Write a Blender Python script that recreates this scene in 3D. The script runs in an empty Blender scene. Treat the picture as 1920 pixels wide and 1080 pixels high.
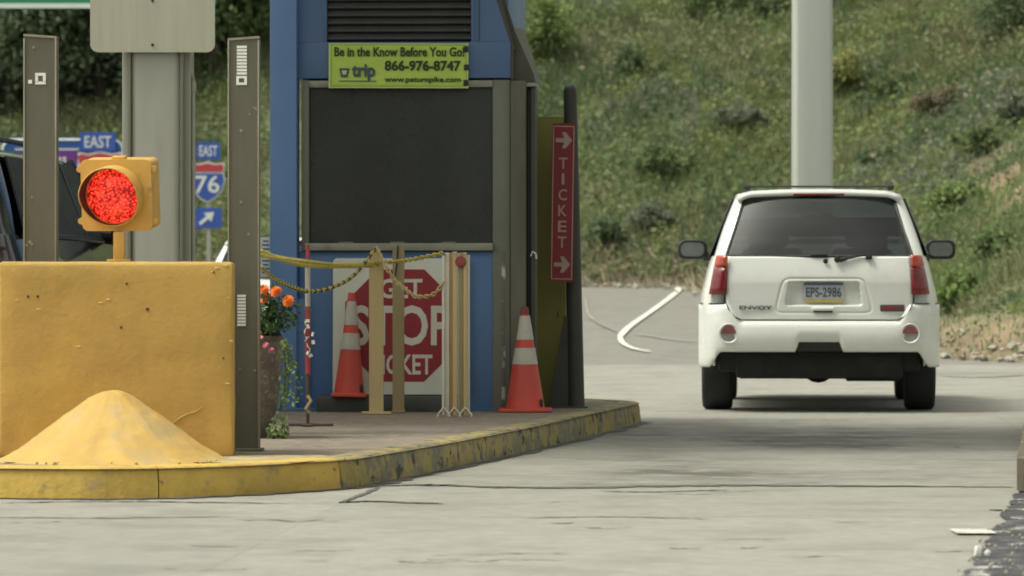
import bpy, bmesh, math, random
import numpy as np
from mathutils import Vector, Matrix, Euler
R = math.radians
random.seed(7); rng = np.random.default_rng(7)
SC = bpy.context.scene
COL = SC.collection

# ------------------------------------------------------------ camera / light
F = 8000.0            # focal length in photo pixels (1920 wide)
CH = 1.05             # camera height
HY = 520.0            # horizon row
cam = bpy.data.cameras.new('camera'); camo = bpy.data.objects.new('camera', cam); COL.objects.link(camo)
cam.sensor_width = 36; cam.lens = 36 * F / 1920
cam.shift_y = -(540 - HY) / 1920
cam.clip_start = 0.5; cam.clip_end = 2000
camo.location = (0, 0, CH); camo.rotation_euler = (R(90), 0, 0)
cam.dof.use_dof = True; cam.dof.focus_distance = 24.5; cam.dof.aperture_fstop = 5.2
SC.camera = camo
SUN_EL, SUN_AZ = 60, 256      # azimuth clockwise from +Y (behind the camera, a little left)
w = bpy.data.worlds.new('World'); SC.world = w; w.use_nodes = True
nt = w.node_tree; bg = nt.nodes['Background']
sky = nt.nodes.new('ShaderNodeTexSky'); sky.sky_type = 'NISHITA'; sky.sun_disc = False
sky.sun_elevation = R(SUN_EL); sky.sun_rotation = R(SUN_AZ); sky.dust_density = 6; sky.air_density = 1.2
hs = nt.nodes.new('ShaderNodeHueSaturation'); hs.inputs['Saturation'].default_value = 0.22
warm = nt.nodes.new('ShaderNodeMix'); warm.data_type = 'RGBA'; warm.blend_type = 'MULTIPLY'
warm.inputs[0].default_value = 1; warm.inputs[7].default_value = (1.0, 1.0, 0.90, 1)
nt.links.new(sky.outputs[0], hs.inputs['Color']); nt.links.new(hs.outputs[0], warm.inputs[6])
nt.links.new(warm.outputs[2], bg.inputs[0]); bg.inputs[1].default_value = 0.155
sl = bpy.data.lights.new('sun', 'SUN'); so = bpy.data.objects.new('sun', sl); COL.objects.link(so)
sl.energy = 1.2; sl.angle = R(12); sl.color = (1, 0.965, 0.88)
az, el = R(SUN_AZ), R(SUN_EL)
sd = Vector((math.sin(az) * math.cos(el), math.cos(az) * math.cos(el), math.sin(el)))
so.rotation_euler = (-sd).to_track_quat('-Z', 'Y').to_euler(); so.location = (0, 0, 40)
SC.view_settings.view_transform = 'Standard'; SC.view_settings.look = 'None'
SC.view_settings.gamma = 1; SC.view_settings.exposure = 0.46
SC.cycles.filter_width = 1.7

# ------------------------------------------------------------ helpers
def Wp(px, py, Y): return Vector(((px - 960) / F * Y, Y, CH + (HY - py) / F * Y))
def gz(Y):
    if Y < 34: return 0.0
    if Y < 80: return 0.9 * ((Y - 34) / 46) ** 2
    return 0.9
def ground_at(px, py):
    lo, hi = 12.0, 79.9
    for _ in range(50):
        m = (lo + hi) / 2
        y = HY + F / m * (CH - gz(m))
        if y > py: lo = m
        else: hi = m
    return Vector(((px - 960) / F * lo, lo, gz(lo)))

def tag(o, label=None, cat=None, group=None, kind=None):
    if label: o['label'] = label
    if cat: o['category'] = cat
    if group: o['group'] = group
    if kind: o['kind'] = kind
    return o
def empty(name, loc, rz=0, label=None, cat=None, group=None, rot=None):
    o = bpy.data.objects.new(name, None); COL.objects.link(o)
    o.location = loc; o.rotation_euler = rot if rot else (0, 0, rz); o.empty_display_size = .1
    return tag(o, label, cat, group)
def link(name, me, parent=None):
    o = bpy.data.objects.new(name, me); COL.objects.link(o)
    if parent: o.parent = parent
    return o
def copy_tree(o, parent=None):
    c = o.copy(); COL.objects.link(c); c.parent = parent
    for ch in list(o.children): copy_tree(ch, c)
    return c

class MB:
    def __init__(s): s.bm = bmesh.new(); s.mi = 0
    def _add(s, verts, faces, mi=None):
        vs = [s.bm.verts.new(v) for v in verts]
        out = []
        for f in faces:
            try:
                fa = s.bm.faces.new([vs[i] for i in f]); fa.material_index = s.mi if mi is None else mi; out.append(fa)
            except ValueError: pass
        return vs, out
    def hexa(s, p, bevel=0, seg=2):
        vs, fs = s._add(p, [(0,3,2,1),(4,5,6,7),(0,1,5,4),(1,2,6,5),(2,3,7,6),(3,0,4,7)])
        if bevel:
            es = list({e for f in fs for e in f.edges})
            r = bmesh.ops.bevel(s.bm, geom=es, offset=bevel, segments=seg, affect='EDGES', profile=.5, clamp_overlap=True)
            for f in r['faces']: f.material_index = s.mi
        return s
    def box(s, c, d, bevel=0, seg=2, rz=0, rot=None):
        x, y, z = d[0]/2, d[1]/2, d[2]/2
        p = [Vector(q) for q in ((-x,-y,-z),(x,-y,-z),(x,y,-z),(-x,y,-z),(-x,-y,z),(x,-y,z),(x,y,z),(-x,y,z))]
        M = Euler(rot).to_matrix() if rot else Matrix.Rotation(rz, 3, 'Z')
        return s.hexa([M @ q + Vector(c) for q in p], bevel, seg)
    def cyl(s, p0, p1, r0, r1=None, seg=16, caps=True):
        r1 = r0 if r1 is None else r1
        p0, p1 = Vector(p0), Vector(p1); d = (p1 - p0).normalized()
        a = d.orthogonal().normalized(); b = d.cross(a)
        v = []
        for p, r in ((p0, r0), (p1, r1)):
            for i in range(seg):
                t = 2*math.pi*i/seg; v.append(p + (a*math.cos(t) + b*math.sin(t))*r)
        f = [(i, (i+1) % seg, seg+(i+1) % seg, seg+i) for i in range(seg)]
        if caps: f += [tuple(range(seg))[::-1], tuple(range(seg, 2*seg))]
        s._add(v, f); return s
    def tube(s, pts, r, seg=8):
        pts = [Vector(p) for p in pts]; n = len(pts)
        rr = r if isinstance(r, (list, tuple)) else [r]*n
        v = []; up = Vector((0, 0, 1)); a = None
        for i, p in enumerate(pts):
            d = (pts[min(i+1, n-1)] - pts[max(i-1, 0)]).normalized()
            if a is None: a = d.orthogonal().normalized()
            a = (a - d*a.dot(d)).normalized(); b = d.cross(a)
            for k in range(seg):
                t = 2*math.pi*k/seg; v.append(p + (a*math.cos(t)+b*math.sin(t))*rr[i])
        f = [(i*seg+k, i*seg+(k+1) % seg, (i+1)*seg+(k+1) % seg, (i+1)*seg+k) for i in range(n-1) for k in range(seg)]
        f += [tuple(range(seg))[::-1], tuple(range((n-1)*seg, n*seg))]
        s._add(v, f); return s
    def lathe(s, prof, c=(0,0,0), seg=24, axis='z', cap=True, noise=0):
        v = []; n = len(prof)
        for r, z in prof:
            for k in range(seg):
                t = 2*math.pi*k/seg
                rr = r*(1+noise*(random.random()-.5))
                q = (rr*math.cos(t), rr*math.sin(t), z)
                if axis == 'y': q = (q[0], z, q[1])
                if axis == 'x': q = (z, q[0], q[1])
                v.append((q[0]+c[0], q[1]+c[1], q[2]+c[2]))
        f = [(i*seg+k, i*seg+(k+1) % seg, (i+1)*seg+(k+1) % seg, (i+1)*seg+k) for i in range(n-1) for k in range(seg)]
        if cap: f += [tuple(range(seg))[::-1], tuple(range((n-1)*seg, n*seg))]
        s._add(v, f); return s
    def prism(s, poly, y0, y1, bevel=0, plane='xz'):
        """poly (x,z) extruded y0..y1"""
        n = len(poly)
        if plane == 'xz': v = [(x, y0, z) for x, z in poly] + [(x, y1, z) for x, z in poly]
        elif plane == 'xy': v = [(x, z, y0) for x, z in poly] + [(x, z, y1) for x, z in poly]
        else: v = [(y0, x, z) for x, z in poly] + [(y1, x, z) for x, z in poly]
        f = [tuple(range(n)), tuple(range(n, 2*n))[::-1]] + [(i, n+i, n+(i+1) % n, (i+1) % n) for i in range(n)]
        vs, fs = s._add(v, f)
        if bevel:
            es = [e for e in fs[0].edges]
            bmesh.ops.bevel(s.bm, geom=es, offset=bevel, segments=2, affect='EDGES', clamp_overlap=True)
        return s
    def grid(s, rows, close=False):
        n, m = len(rows), len(rows[0])
        v = [p for r in rows for p in r]
        f = [(i*m+k, i*m+(k+1) % m, (i+1)*m+(k+1) % m, (i+1)*m+k) for i in range(n-1) for k in range(m if close else m-1)]
        vs, _ = s._add(v, f)
        return vs
    def build(s, name, mats, parent=None, ang=38, recalc=True, loc=None):
        bm = s.bm
        if recalc: bmesh.ops.recalc_face_normals(bm, faces=bm.faces)
        bm.normal_update()
        for f in bm.faces: f.smooth = True
        ca = R(ang)
        for e in bm.edges:
            if len(e.link_faces) == 2:
                e.smooth = e.calc_face_angle(0) < ca
        me = bpy.data.meshes.new(name); bm.to_mesh(me); bm.free()
        for m in (mats if isinstance(mats, (list, tuple)) else [mats]): me.materials.append(m)
        o = link(name, me, parent)
        if loc is not None: o.location = loc
        return o

def rrect(w, h, r, n=5, cx=0, cz=0):
    pts = []
    for sx, sz, a0 in ((1,1,0),(-1,1,90),(-1,-1,180),(1,-1,270)):
        for i in range(n+1):
            a = R(a0 + 90*i/n)
            pts.append((cx + sx*(w/2-r) + r*math.cos(a), cz + sz*(h/2-r) + r*math.sin(a)))
    return pts

def np_mesh(name, V, T, colors=None):
    """V (n,3), T (m,3); colors per-vertex (n,3)"""
    me = bpy.data.meshes.new(name)
    V = np.asarray(V, dtype=np.float32); T = np.asarray(T, dtype=np.int32)
    me.vertices.add(len(V)); me.vertices.foreach_set('co', V.ravel())
    me.loops.add(T.size); me.loops.foreach_set('vertex_index', T.ravel())
    me.polygons.add(len(T)); me.polygons.foreach_set('loop_start', np.arange(0, T.size, 3, dtype=np.int32))
    if colors is not None:
        ca = me.color_attributes.new('tint', 'FLOAT_COLOR', 'POINT')
        c4 = np.ones((len(V), 4), dtype=np.float32); c4[:, :3] = colors
        ca.data.foreach_set('color', c4.ravel())
    me.update(calc_edges=True); me.validate()
    return me

_lat = rng.random((256, 256))
def vnoise(x, y, s=1.0, o=0):
    x = np.asarray(x)*s + 37.3*o + 500; y = np.asarray(y)*s + 91.7*o + 500
    xi, yi = np.floor(x).astype(int), np.floor(y).astype(int)
    fx, fy = x-xi, y-yi; fx = fx*fx*(3-2*fx); fy = fy*fy*(3-2*fy)
    g = lambda a, b: _lat[a % 256, b % 256]
    return (g(xi,yi)*(1-fx)+g(xi+1,yi)*fx)*(1-fy) + (g(xi,yi+1)*(1-fx)+g(xi+1,yi+1)*fx)*fy
def fnoise(x, y, s=1.0, o=0):
    return (vnoise(x,y,s,o)*.5 + vnoise(x,y,s*2.1,o+1)*.3 + vnoise(x,y,s*4.3,o+2)*.2)

# ------------------------------------------------------------ materials
def c4(c): return (c[0], c[1], c[2], 1)
def pm(name, col, rough=.6, metal=0, var=.12, scale=6, bump=.15, bscale=None, col2=None, ms=4, lo=.5, hi=.6, coat=0,
       spec=.5, stretch=None, col3=None, ms3=9, lo3=.6, hi3=.66, rand=0, rough2=None):
    m = bpy.data.materials.new(name); m.use_nodes = True
    n = m.node_tree.nodes; L = m.node_tree.links; b = n['Principled BSDF']
    tc = n.new('ShaderNodeTexCoord'); src = tc.outputs['Object']
    if stretch:
        mp = n.new('ShaderNodeMapping'); mp.inputs['Scale'].default_value = stretch; L.new(src, mp.inputs[0]); src = mp.outputs[0]
    def noise(sc, det=5, ro=.6):
        t = n.new('ShaderNodeTexNoise'); t.inputs['Scale'].default_value = sc; t.inputs['Detail'].default_value = det
        t.inputs['Roughness'].default_value = ro; L.new(src, t.inputs['Vector']); return t.outputs['Fac']
    def ramp(fac, a, b_):
        r = n.new('ShaderNodeMapRange'); r.inputs[1].default_value = a; r.inputs[2].default_value = b_; r.interpolation_type = 'SMOOTHSTEP'
        L.new(fac, r.inputs[0]); return r.outputs[0]
    def mix(f, a, b_, bt='MIX'):
        x = n.new('ShaderNodeMix'); x.data_type = 'RGBA'; x.blend_type = bt
        if isinstance(f, float): x.inputs[0].default_value = f
        else: L.new(f, x.inputs[0])
        for i, q in ((6, a), (7, b_)):
            if isinstance(q, tuple): x.inputs[i].default_value = c4(q)
            else: L.new(q, x.inputs[i])
        return x.outputs[2]
    nz = noise(scale)
    lo_c = tuple(max(0, v*(1-var)) for v in col); hi_c = tuple(min(1, v*(1+var)) for v in col)
    out = mix(ramp(nz, .3, .7), lo_c, hi_c)
    if col2 is not None: mk = ramp(noise(ms, 8, .65), lo, hi); out = mix(mk, out, tuple(col2))
    if col3 is not None: out = mix(ramp(noise(ms3, 8, .7), lo3, hi3), out, tuple(col3))
    if rand:
        oi = n.new('ShaderNodeObjectInfo'); mr = n.new('ShaderNodeMapRange'); L.new(oi.outputs['Random'], mr.inputs[0])
        mr.inputs[3].default_value = 1-rand; mr.inputs[4].default_value = 1+rand
        cb = n.new('ShaderNodeCombineColor'); [L.new(mr.outputs[0], cb.inputs[i]) for i in range(3)]
        out = mix(1.0, out, cb.outputs[0], 'MULTIPLY')
    L.new(out, b.inputs['Base Color'])
    rr = n.new('ShaderNodeMapRange'); L.new(noise(scale*2.3, 3), rr.inputs[0])
    rr.inputs[3].default_value = max(0.02, rough-.1); rr.inputs[4].default_value = min(1, rough+.1); L.new(rr.outputs[0], b.inputs['Roughness'])
    b.inputs['Metallic'].default_value = metal; b.inputs['Specular IOR Level'].default_value = spec
    b.inputs['Coat Weight'].default_value = coat
    if bump:
        bp = n.new('ShaderNodeBump'); bp.inputs['Strength'].default_value = bump; bp.inputs['Distance'].default_value = .01
        L.new(noise(bscale or scale*6, 6), bp.inputs['Height']); L.new(bp.outputs[0], b.inputs['Normal'])
    m['out'] = 0
    return m
def leaf_mat(name, rough=.7):
    m = bpy.data.materials.new(name); m.use_nodes = True
    n = m.node_tree.nodes; L = m.node_tree.links; b = n['Principled BSDF']
    a = n.new('ShaderNodeVertexColor'); a.layer_name = 'tint'
    L.new(a.outputs[0], b.inputs['Base Color']); b.inputs['Roughness'].default_value = rough; b.inputs['Specular IOR Level'].default_value = .2
    g = n.new('ShaderNodeNewGeometry'); va = n.new('ShaderNodeVectorMath'); va.operation = 'MULTIPLY_ADD'
    L.new(g.outputs['Normal'], va.inputs[0]); va.inputs[1].default_value = (.55,)*3; va.inputs[2].default_value = (0, -.25, .4)
    vn = n.new('ShaderNodeVectorMath'); vn.operation = 'NORMALIZE'; L.new(va.outputs[0], vn.inputs[0]); L.new(vn.outputs[0], b.inputs['Normal'])
    tr = n.new('ShaderNodeBsdfTranslucent'); L.new(a.outputs[0], tr.inputs[0])
    mx = n.new('ShaderNodeMixShader'); mx.inputs[0].default_value = .35
    L.new(b.outputs[0], mx.inputs[1]); L.new(tr.outputs[0], mx.inputs[2]); L.new(mx.outputs[0], n['Material Output'].inputs[0])
    return m
def glass_mat(name, tint, gloss=.06, rough=.03):
    m = bpy.data.materials.new(name); m.use_nodes = True
    n = m.node_tree.nodes; L = m.node_tree.links
    t = n.new('ShaderNodeBsdfTransparent'); t.inputs[0].default_value = c4(tint)
    g = n.new('ShaderNodeBsdfGlossy'); g.inputs['Roughness'].default_value = rough; g.inputs[0].default_value = (.9, .92, .9, 1)
    lw = n.new('ShaderNodeFresnel'); lw.inputs[0].default_value = 1.5
    nz = n.new('ShaderNodeTexNoise'); nz.inputs['Scale'].default_value = 2.5
    ad = n.new('ShaderNodeMath'); ad.operation = 'MULTIPLY_ADD'; L.new(nz.outputs[0], ad.inputs[0]); ad.inputs[1].default_value = gloss; L.new(lw.outputs[0], ad.inputs[2])
    mx = n.new('ShaderNodeMixShader'); L.new(ad.outputs[0], mx.inputs[0]); L.new(t.outputs[0], mx.inputs[1]); L.new(g.outputs[0], mx.inputs[2])
    L.new(mx.outputs[0], n['Material Output'].inputs[0]); return m

M = {}
M['yellow'] = pm('yellow_masonry_paint', (.47,.295,.07), .75, var=.10, scale=3, bump=.35, bscale=30, col2=(.38,.235,.06), ms=5, lo=.5, hi=.75, col3=(.10,.07,.03), ms3=26, lo3=.755, hi3=.78)
M['sand'] = pm('worn_yellow_concrete', (.57,.36,.085), .85, var=.14, scale=5, bump=.8, bscale=40, col2=(.50,.37,.16), ms=6, lo=.42, hi=.62, col3=(.34,.26,.13), ms3=26, lo3=.58, hi3=.68, stretch=(1,1,.6))
M['mound'] = pm('worn_mound_paint', (.50,.32,.082), .75, var=.10, scale=4, bump=.35, bscale=30, col2=(.40,.30,.14), ms=5, lo=.45, hi=.7, col3=(.30,.23,.12), ms3=24, lo3=.63, hi3=.72, stretch=(1,1,.6))
M['curb'] = pm('yellow_curb_paint', (.50,.34,.07), .75, var=.14, scale=4, bump=.6, bscale=30, col2=(.30,.23,.10), ms=5, lo=.55, hi=.7, col3=(.09,.07,.04), ms3=14, lo3=.66, hi3=.7)
M['curb_worn'] = pm('worn_yellow_curb_paint', (.42,.33,.11), .8, var=.25, scale=5, bump=.9, bscale=30, col2=(.20,.185,.12), ms=5, lo=.42, hi=.56, col3=(.055,.05,.035), ms3=9, lo3=.56, hi3=.62)
M['curb_dark'] = pm('blackened_kerb', (.10,.085,.06), .8, var=.25, scale=5, bump=.8, bscale=30, col2=(.34,.29,.10), ms=5, lo=.56, hi=.62)
M['isle'] = pm('island_gravel_concrete', (.21,.175,.135), .9, var=.15, scale=4, bump=.7, bscale=60, col2=(.29,.25,.19), ms=14, lo=.5, hi=.62, col3=(.09,.08,.07), ms3=28, lo3=.62, hi3=.66)
M['isle_dust'] = pm('yellow_dusted_concrete', (.42,.34,.17), .9, var=.15, scale=6, bump=.8, bscale=60, col2=(.30,.25,.17), ms=9, lo=.45, hi=.6)
M['tar'] = pm('joint_tar', (.10,.095,.085), .7, var=.2, scale=6, bump=.5)
M['white_line'] = pm('white_road_paint', (.74,.72,.62), .7, var=.08, scale=3, bump=.3, col2=(.45,.43,.37), ms=5, lo=.6, hi=.7)
M['dash'] = pm('chalky_line_paint', (.60,.58,.50), .8, var=.15, scale=9, bump=.4, col2=(.36,.34,.28), ms=9, lo=.52, hi=.6)
M['scuff'] = pm('rubber_scuff', (.19,.18,.15), .8, var=.2, scale=9, bump=.3)
M['worn_line'] = pm('worn_road_paint', (.245,.235,.20), .8, var=.1, scale=3, bump=.3, col2=(.30,.285,.245), ms=4, lo=.4, hi=.5)
M['tarmac'] = pm('dark_tarmac', (.048,.046,.048), .85, var=.3, scale=5, bump=.9, bscale=40, col2=(.12,.115,.12), ms=6, lo=.5, hi=.6, col3=(.55,.54,.48), ms3=3.5, lo3=.575, hi3=.60)
M['brown'] = pm('brown_painted_steel', (.118,.112,.08), .6, var=.18, scale=3, bump=.12, stretch=(1,1,.2), col2=(.165,.155,.115), ms=4, lo=.5, hi=.7, col3=(.075,.065,.045), ms3=9, lo3=.64, hi3=.70)
M['brown_edge'] = pm('brown_steel_worn_edge', (.26,.24,.17), .6, var=.15, scale=5, bump=.1)
M['sticker'] = pm('white_reflective_sticker', (.78,.78,.72), .5, var=.05, bump=0)
M['black'] = pm('black_plastic', (.018,.018,.018), .5, var=.2, bump=.1)
M['galv'] = pm('grey_galvanised_column', (.33,.335,.285), .5, var=.07, scale=2, bump=.08, stretch=(3,3,.25), col2=(.26,.26,.22), ms=2, lo=.5, hi=.7)
M['galv_dark'] = pm('dull_grey_metal', (.17,.165,.13), .5, var=.1, scale=3, bump=.1, stretch=(3,3,.3))
M['signback'] = pm('unpainted_sign_back', (.40,.39,.30), .5, metal=.15, var=.06, scale=3, bump=.05, stretch=(6,6,.4))
M['sigyel'] = pm('signal_yellow_enamel', (.60,.36,.085), .5, var=.08, scale=6, bump=.12, col2=(.42,.26,.08), ms=9, lo=.6, hi=.7)
M['sigdark'] = pm('signal_visor_inside', (.035,.025,.03), .6, bump=.05)
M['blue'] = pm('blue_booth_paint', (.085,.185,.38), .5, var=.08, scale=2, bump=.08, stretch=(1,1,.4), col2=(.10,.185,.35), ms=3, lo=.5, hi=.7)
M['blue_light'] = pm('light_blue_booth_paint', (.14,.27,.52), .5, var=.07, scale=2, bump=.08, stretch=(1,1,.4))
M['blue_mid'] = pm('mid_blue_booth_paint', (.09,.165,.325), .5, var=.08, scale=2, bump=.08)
M['louver'] = pm('dark_louvre_metal', (.065,.07,.065), .5, var=.1, bump=.05)
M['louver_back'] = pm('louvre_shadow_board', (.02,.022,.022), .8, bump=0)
M['alu'] = pm('weathered_aluminium', (.30,.30,.235), .5, metal=.2, var=.12, scale=6, bump=.1, col2=(.20,.195,.15), ms=8, lo=.55, hi=.7)
M['alu_green'] = pm('grey_green_pilaster', (.18,.185,.145), .55, var=.1, scale=3, bump=.1, stretch=(1,1,.4), col2=(.22,.22,.17), ms=9, lo=.66, hi=.7)
M['flake'] = pm('flaking_white_edge', (.15,.16,.13), .7, var=.15, scale=9, bump=.4, col2=(.5,.5,.44), ms=9, lo=.5, hi=.56)
M['screen'] = pm('dark_window_film', (.032,.038,.033), .28, var=.25, scale=1.2, bump=.02, spec=.5, col2=(.042,.047,.04), ms=1.5, lo=.5, hi=.7)
M['olive_dark'] = pm('dark_roof_side_metal', (.075,.075,.055), .6, var=.1, bump=.1)
M['olive'] = pm('olive_yellow_steel', (.30,.275,.06), .6, var=.12, scale=2, bump=.12, stretch=(1,1,.5), col2=(.22,.20,.055), ms=3, lo=.5, hi=.7)
M['darkpost'] = pm('charcoal_post_paint', (.055,.055,.045), .6, var=.12, scale=3, bump=.12)
M['red_sign'] = pm('faded_red_sign_sheet', (.25,.022,.028), .5, var=.08, scale=4, bump=.03)
M['pink_line'] = pm('faded_sign_legend', (.46,.33,.30), .5, var=.06, bump=0)
M['stop_red'] = pm('stop_sign_red', (.30,.022,.032), .5, var=.06, scale=4, bump=.03)
M['board'] = pm('white_sign_board', (.70,.71,.61), .55, var=.05, scale=3, bump=.05, col2=(.40,.40,.32), ms=4, lo=.6, hi=.8)
M['legend'] = pm('white_sign_legend', (.68,.66,.58), .5, var=.03, bump=0)
M['banner'] = pm('lime_green_banner', (.52,.70,.12), .6, var=.05, scale=3, bump=.05, bscale=8)
M['banner_edge'] = pm('pale_banner_hem', (.58,.72,.28), .6, var=.04, bump=.05)
M['ink'] = pm('dark_print', (.03,.05,.02), .6, bump=0)
M['ink_blue'] = pm('slate_print', (.06,.10,.12), .6, bump=0)
M['cone'] = pm('orange_red_cone_plastic', (.58,.075,.05), .5, var=.08, scale=5, bump=.08, col2=(.34,.06,.05), ms=7, lo=.62, hi=.75)
M['cone_dk'] = pm('scuffed_cone_tip', (.20,.045,.04), .6, var=.15, scale=12, bump=.1)
M['collar'] = pm('dirty_reflective_collar', (.50,.48,.41), .5, var=.1, scale=9, bump=.05, col2=(.27,.25,.21), ms=9, lo=.58, hi=.72)
M['tan'] = pm('cream_painted_board', (.56,.43,.21), .65, var=.06, scale=3, bump=.1, stretch=(4,4,.4))
M['tan_dk'] = pm('khaki_painted_board', (.36,.29,.15), .65, var=.08, scale=3, bump=.1, stretch=(4,4,.4))
M['white_slat'] = pm('white_plastic_slat', (.66,.63,.52), .5, var=.05, bump=.05)
M['orange_slat'] = pm('faded_orange_slat', (.52,.29,.14), .5, var=.05, bump=.05)
M['chain_y'] = pm('yellow_plastic_chain', (.55,.46,.08), .5, var=.1, bump=0)
M['chain_k'] = pm('dark_plastic_chain', (.07,.07,.045), .5, var=.1, bump=0)
M['pole_red'] = pm('faded_red_pole_tape', (.34,.055,.06), .5, var=.15, scale=14, bump=.05)
M['pole_white'] = pm('dull_white_pole_tape', (.46,.44,.37), .5, var=.12, scale=10, bump=.05)
M['rust'] = pm('rusty_steel', (.09,.06,.045), .8, var=.25, scale=14, bump=.3)
M['aggregate'] = pm('exposed_aggregate_concrete', (.165,.135,.105), .9, var=.2, scale=14, bump=1, bscale=70, col2=(.30,.26,.21), ms=32, lo=.55, hi=.62, col3=(.06,.05,.045), ms3=40, lo3=.6, hi3=.64)
M['rimclay'] = pm('brown_planter_rim', (.13,.085,.065), .8, var=.15, scale=9, bump=.3)
M['soil'] = pm('potting_soil', (.05,.035,.025), .95, var=.3, scale=20, bump=.8)
M['paper'] = pm('white_notice_plate', (.66,.70,.72), .5, var=.04, bump=0)
M['paint_w'] = pm('white_car_paint', (.74,.76,.71), .25, var=.03, scale=2, bump=0, coat=.5, col2=(.62,.62,.54), ms=2.5, lo=.5, hi=.85)
M['paint_k'] = pm('black_car_paint', (.02,.022,.025), .22, var=.05, scale=2, bump=0, coat=.6)
M['trim'] = pm('black_rubber_trim', (.012,.013,.013), .55, var=.2, bump=.05)
M['under'] = pm('sooty_underbody', (.012,.013,.012), .8, var=.3, scale=6, bump=.3)
M['tyre'] = pm('tyre_rubber', (.022,.024,.024), .8, var=.15, scale=6, bump=.2)
M['rim'] = pm('alloy_rim', (.4,.4,.38), .35, metal=.8, bump=0)
M['glass_rear'] = glass_mat('tinted_rear_glass', (.13,.14,.138), .03, .05)
M['glass_side'] = glass_mat('dark_side_glass', (.10,.11,.11), .08)
M['glass_dark'] = pm('nearly_black_glass', (.03,.033,.034), .5, var=.05, bump=0, spec=.08)
M['glass_front'] = glass_mat('windscreen_glass', (.72,.78,.75), .02)
M['seat'] = pm('dark_seat_cloth', (.045,.047,.045), .9, bump=.1)
M['lens_red'] = pm('tail_lamp_red', (.17,.008,.012), .15, var=.25, scale=22, bump=.1, coat=.6, stretch=(1,1,3))
M['lens_amber'] = pm('tail_lamp_amber', (.42,.045,.018), .15, var=.25, scale=18, bump=.1, coat=.6)
M['lens_smoked'] = pm('smoked_tail_lamp', (.045,.02,.02), .2, var=.2, bump=0, coat=.5)
M['lens_clear'] = pm('reflector_grey', (.30,.29,.28), .2, var=.15, scale=30, bump=.1, coat=.5)
M['lens_pink'] = pm('reflector_red', (.22,.075,.075), .2, var=.15, scale=30, bump=.1, coat=.5)
M['plate'] = pm('number_plate_grey', (.46,.48,.51), .4, var=.08, scale=20, bump=0)
M['plate_y'] = pm('number_plate_yellow_band', (.50,.40,.10), .4, var=.08, bump=0)
M['plate_b'] = pm('number_plate_blue_band', (.10,.11,.20), .4, var=.08, bump=0)
M['emblem_k'] = pm('dark_chrome_badge', (.10,.095,.09), .4, metal=.4, bump=0)
M['emblem_r'] = pm('red_badge', (.28,.04,.035), .4, bump=0)
M['mirrorglass'] = pm('door_mirror_glass', (.22,.24,.22), .15, metal=.5, bump=0)
M['green_sign'] = pm('green_highway_sign', (.015,.20,.10), .5, var=.05, bump=0)
M['sign_white'] = pm('white_sign_sheet', (.62,.66,.62), .5, var=.03, bump=0)
M['blue_sign'] = pm('blue_highway_sign', (.02,.085,.30), .5, var=.07, scale=1.5, bump=0)
M['shield_blue'] = pm('interstate_shield_blue', (.03,.085,.36), .5, var=.05, bump=0)
M['shield_red'] = pm('interstate_shield_red', (.42,.045,.06), .5, var=.05, bump=0)
M['purple'] = pm('purple_sign_panel', (.13,.025,.22), .5, var=.05, bump=0)
M['pole_grey'] = pm('pale_grey_pole_paint', (.38,.415,.38), .5, var=.05, scale=1.5, bump=.04, stretch=(3,3,.2))
M['bark'] = pm('tree_bark', (.07,.055,.04), .9, var=.25, scale=8, bump=.8)
M['leaf'] = leaf_mat('foliage'); M['blade'] = leaf_mat('weeds', .8)
M['rock'] = pm('pale_rubble', (.33,.31,.25), .9, var=.25, scale=5, bump=.6)
M['canopy'] = pm('canopy_soffit', (.62,.63,.60), .7, var=.05, bump=.05)

def lens_mat():
    m = bpy.data.materials.new('lit_red_led_lens'); m.use_nodes = True
    n = m.node_tree.nodes; L = m.node_tree.links; b = n['Principled BSDF']
    tc = n.new('ShaderNodeTexCoord')
    v = n.new('ShaderNodeTexVoronoi'); v.inputs['Scale'].default_value = 80; L.new(tc.outputs['Object'], v.inputs['Vector'])
    nz = n.new('ShaderNodeTexNoise'); nz.inputs['Scale'].default_value = 16; nz.inputs['Detail'].default_value = 6; L.new(tc.outputs['Object'], nz.inputs['Vector'])
    mu = n.new('ShaderNodeMath'); mu.operation = 'MULTIPLY'; L.new(v.outputs['Distance'], mu.inputs[0]); L.new(nz.outputs['Fac'], mu.inputs[1])
    cr = n.new('ShaderNodeValToRGB'); L.new(mu.outputs[0], cr.inputs[0])
    cr.color_ramp.elements[0].position = .04; cr.color_ramp.elements[0].color = (1, .16, .06, 1)
    cr.color_ramp.elements[1].position = .36; cr.color_ramp.elements[1].color = (.22, .004, .003, 1)
    e = cr.color_ramp.elements.new(.20); e.color = (1, .035, .018, 1)
    b.inputs['Base Color'].default_value = (.3, .01, .01, 1); b.inputs['Roughness'].default_value = .25
    L.new(cr.outputs[0], b.inputs['Emission Color']); b.inputs['Emission Strength'].default_value = .82
    return m
M['lens_lit'] = lens_mat()

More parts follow.
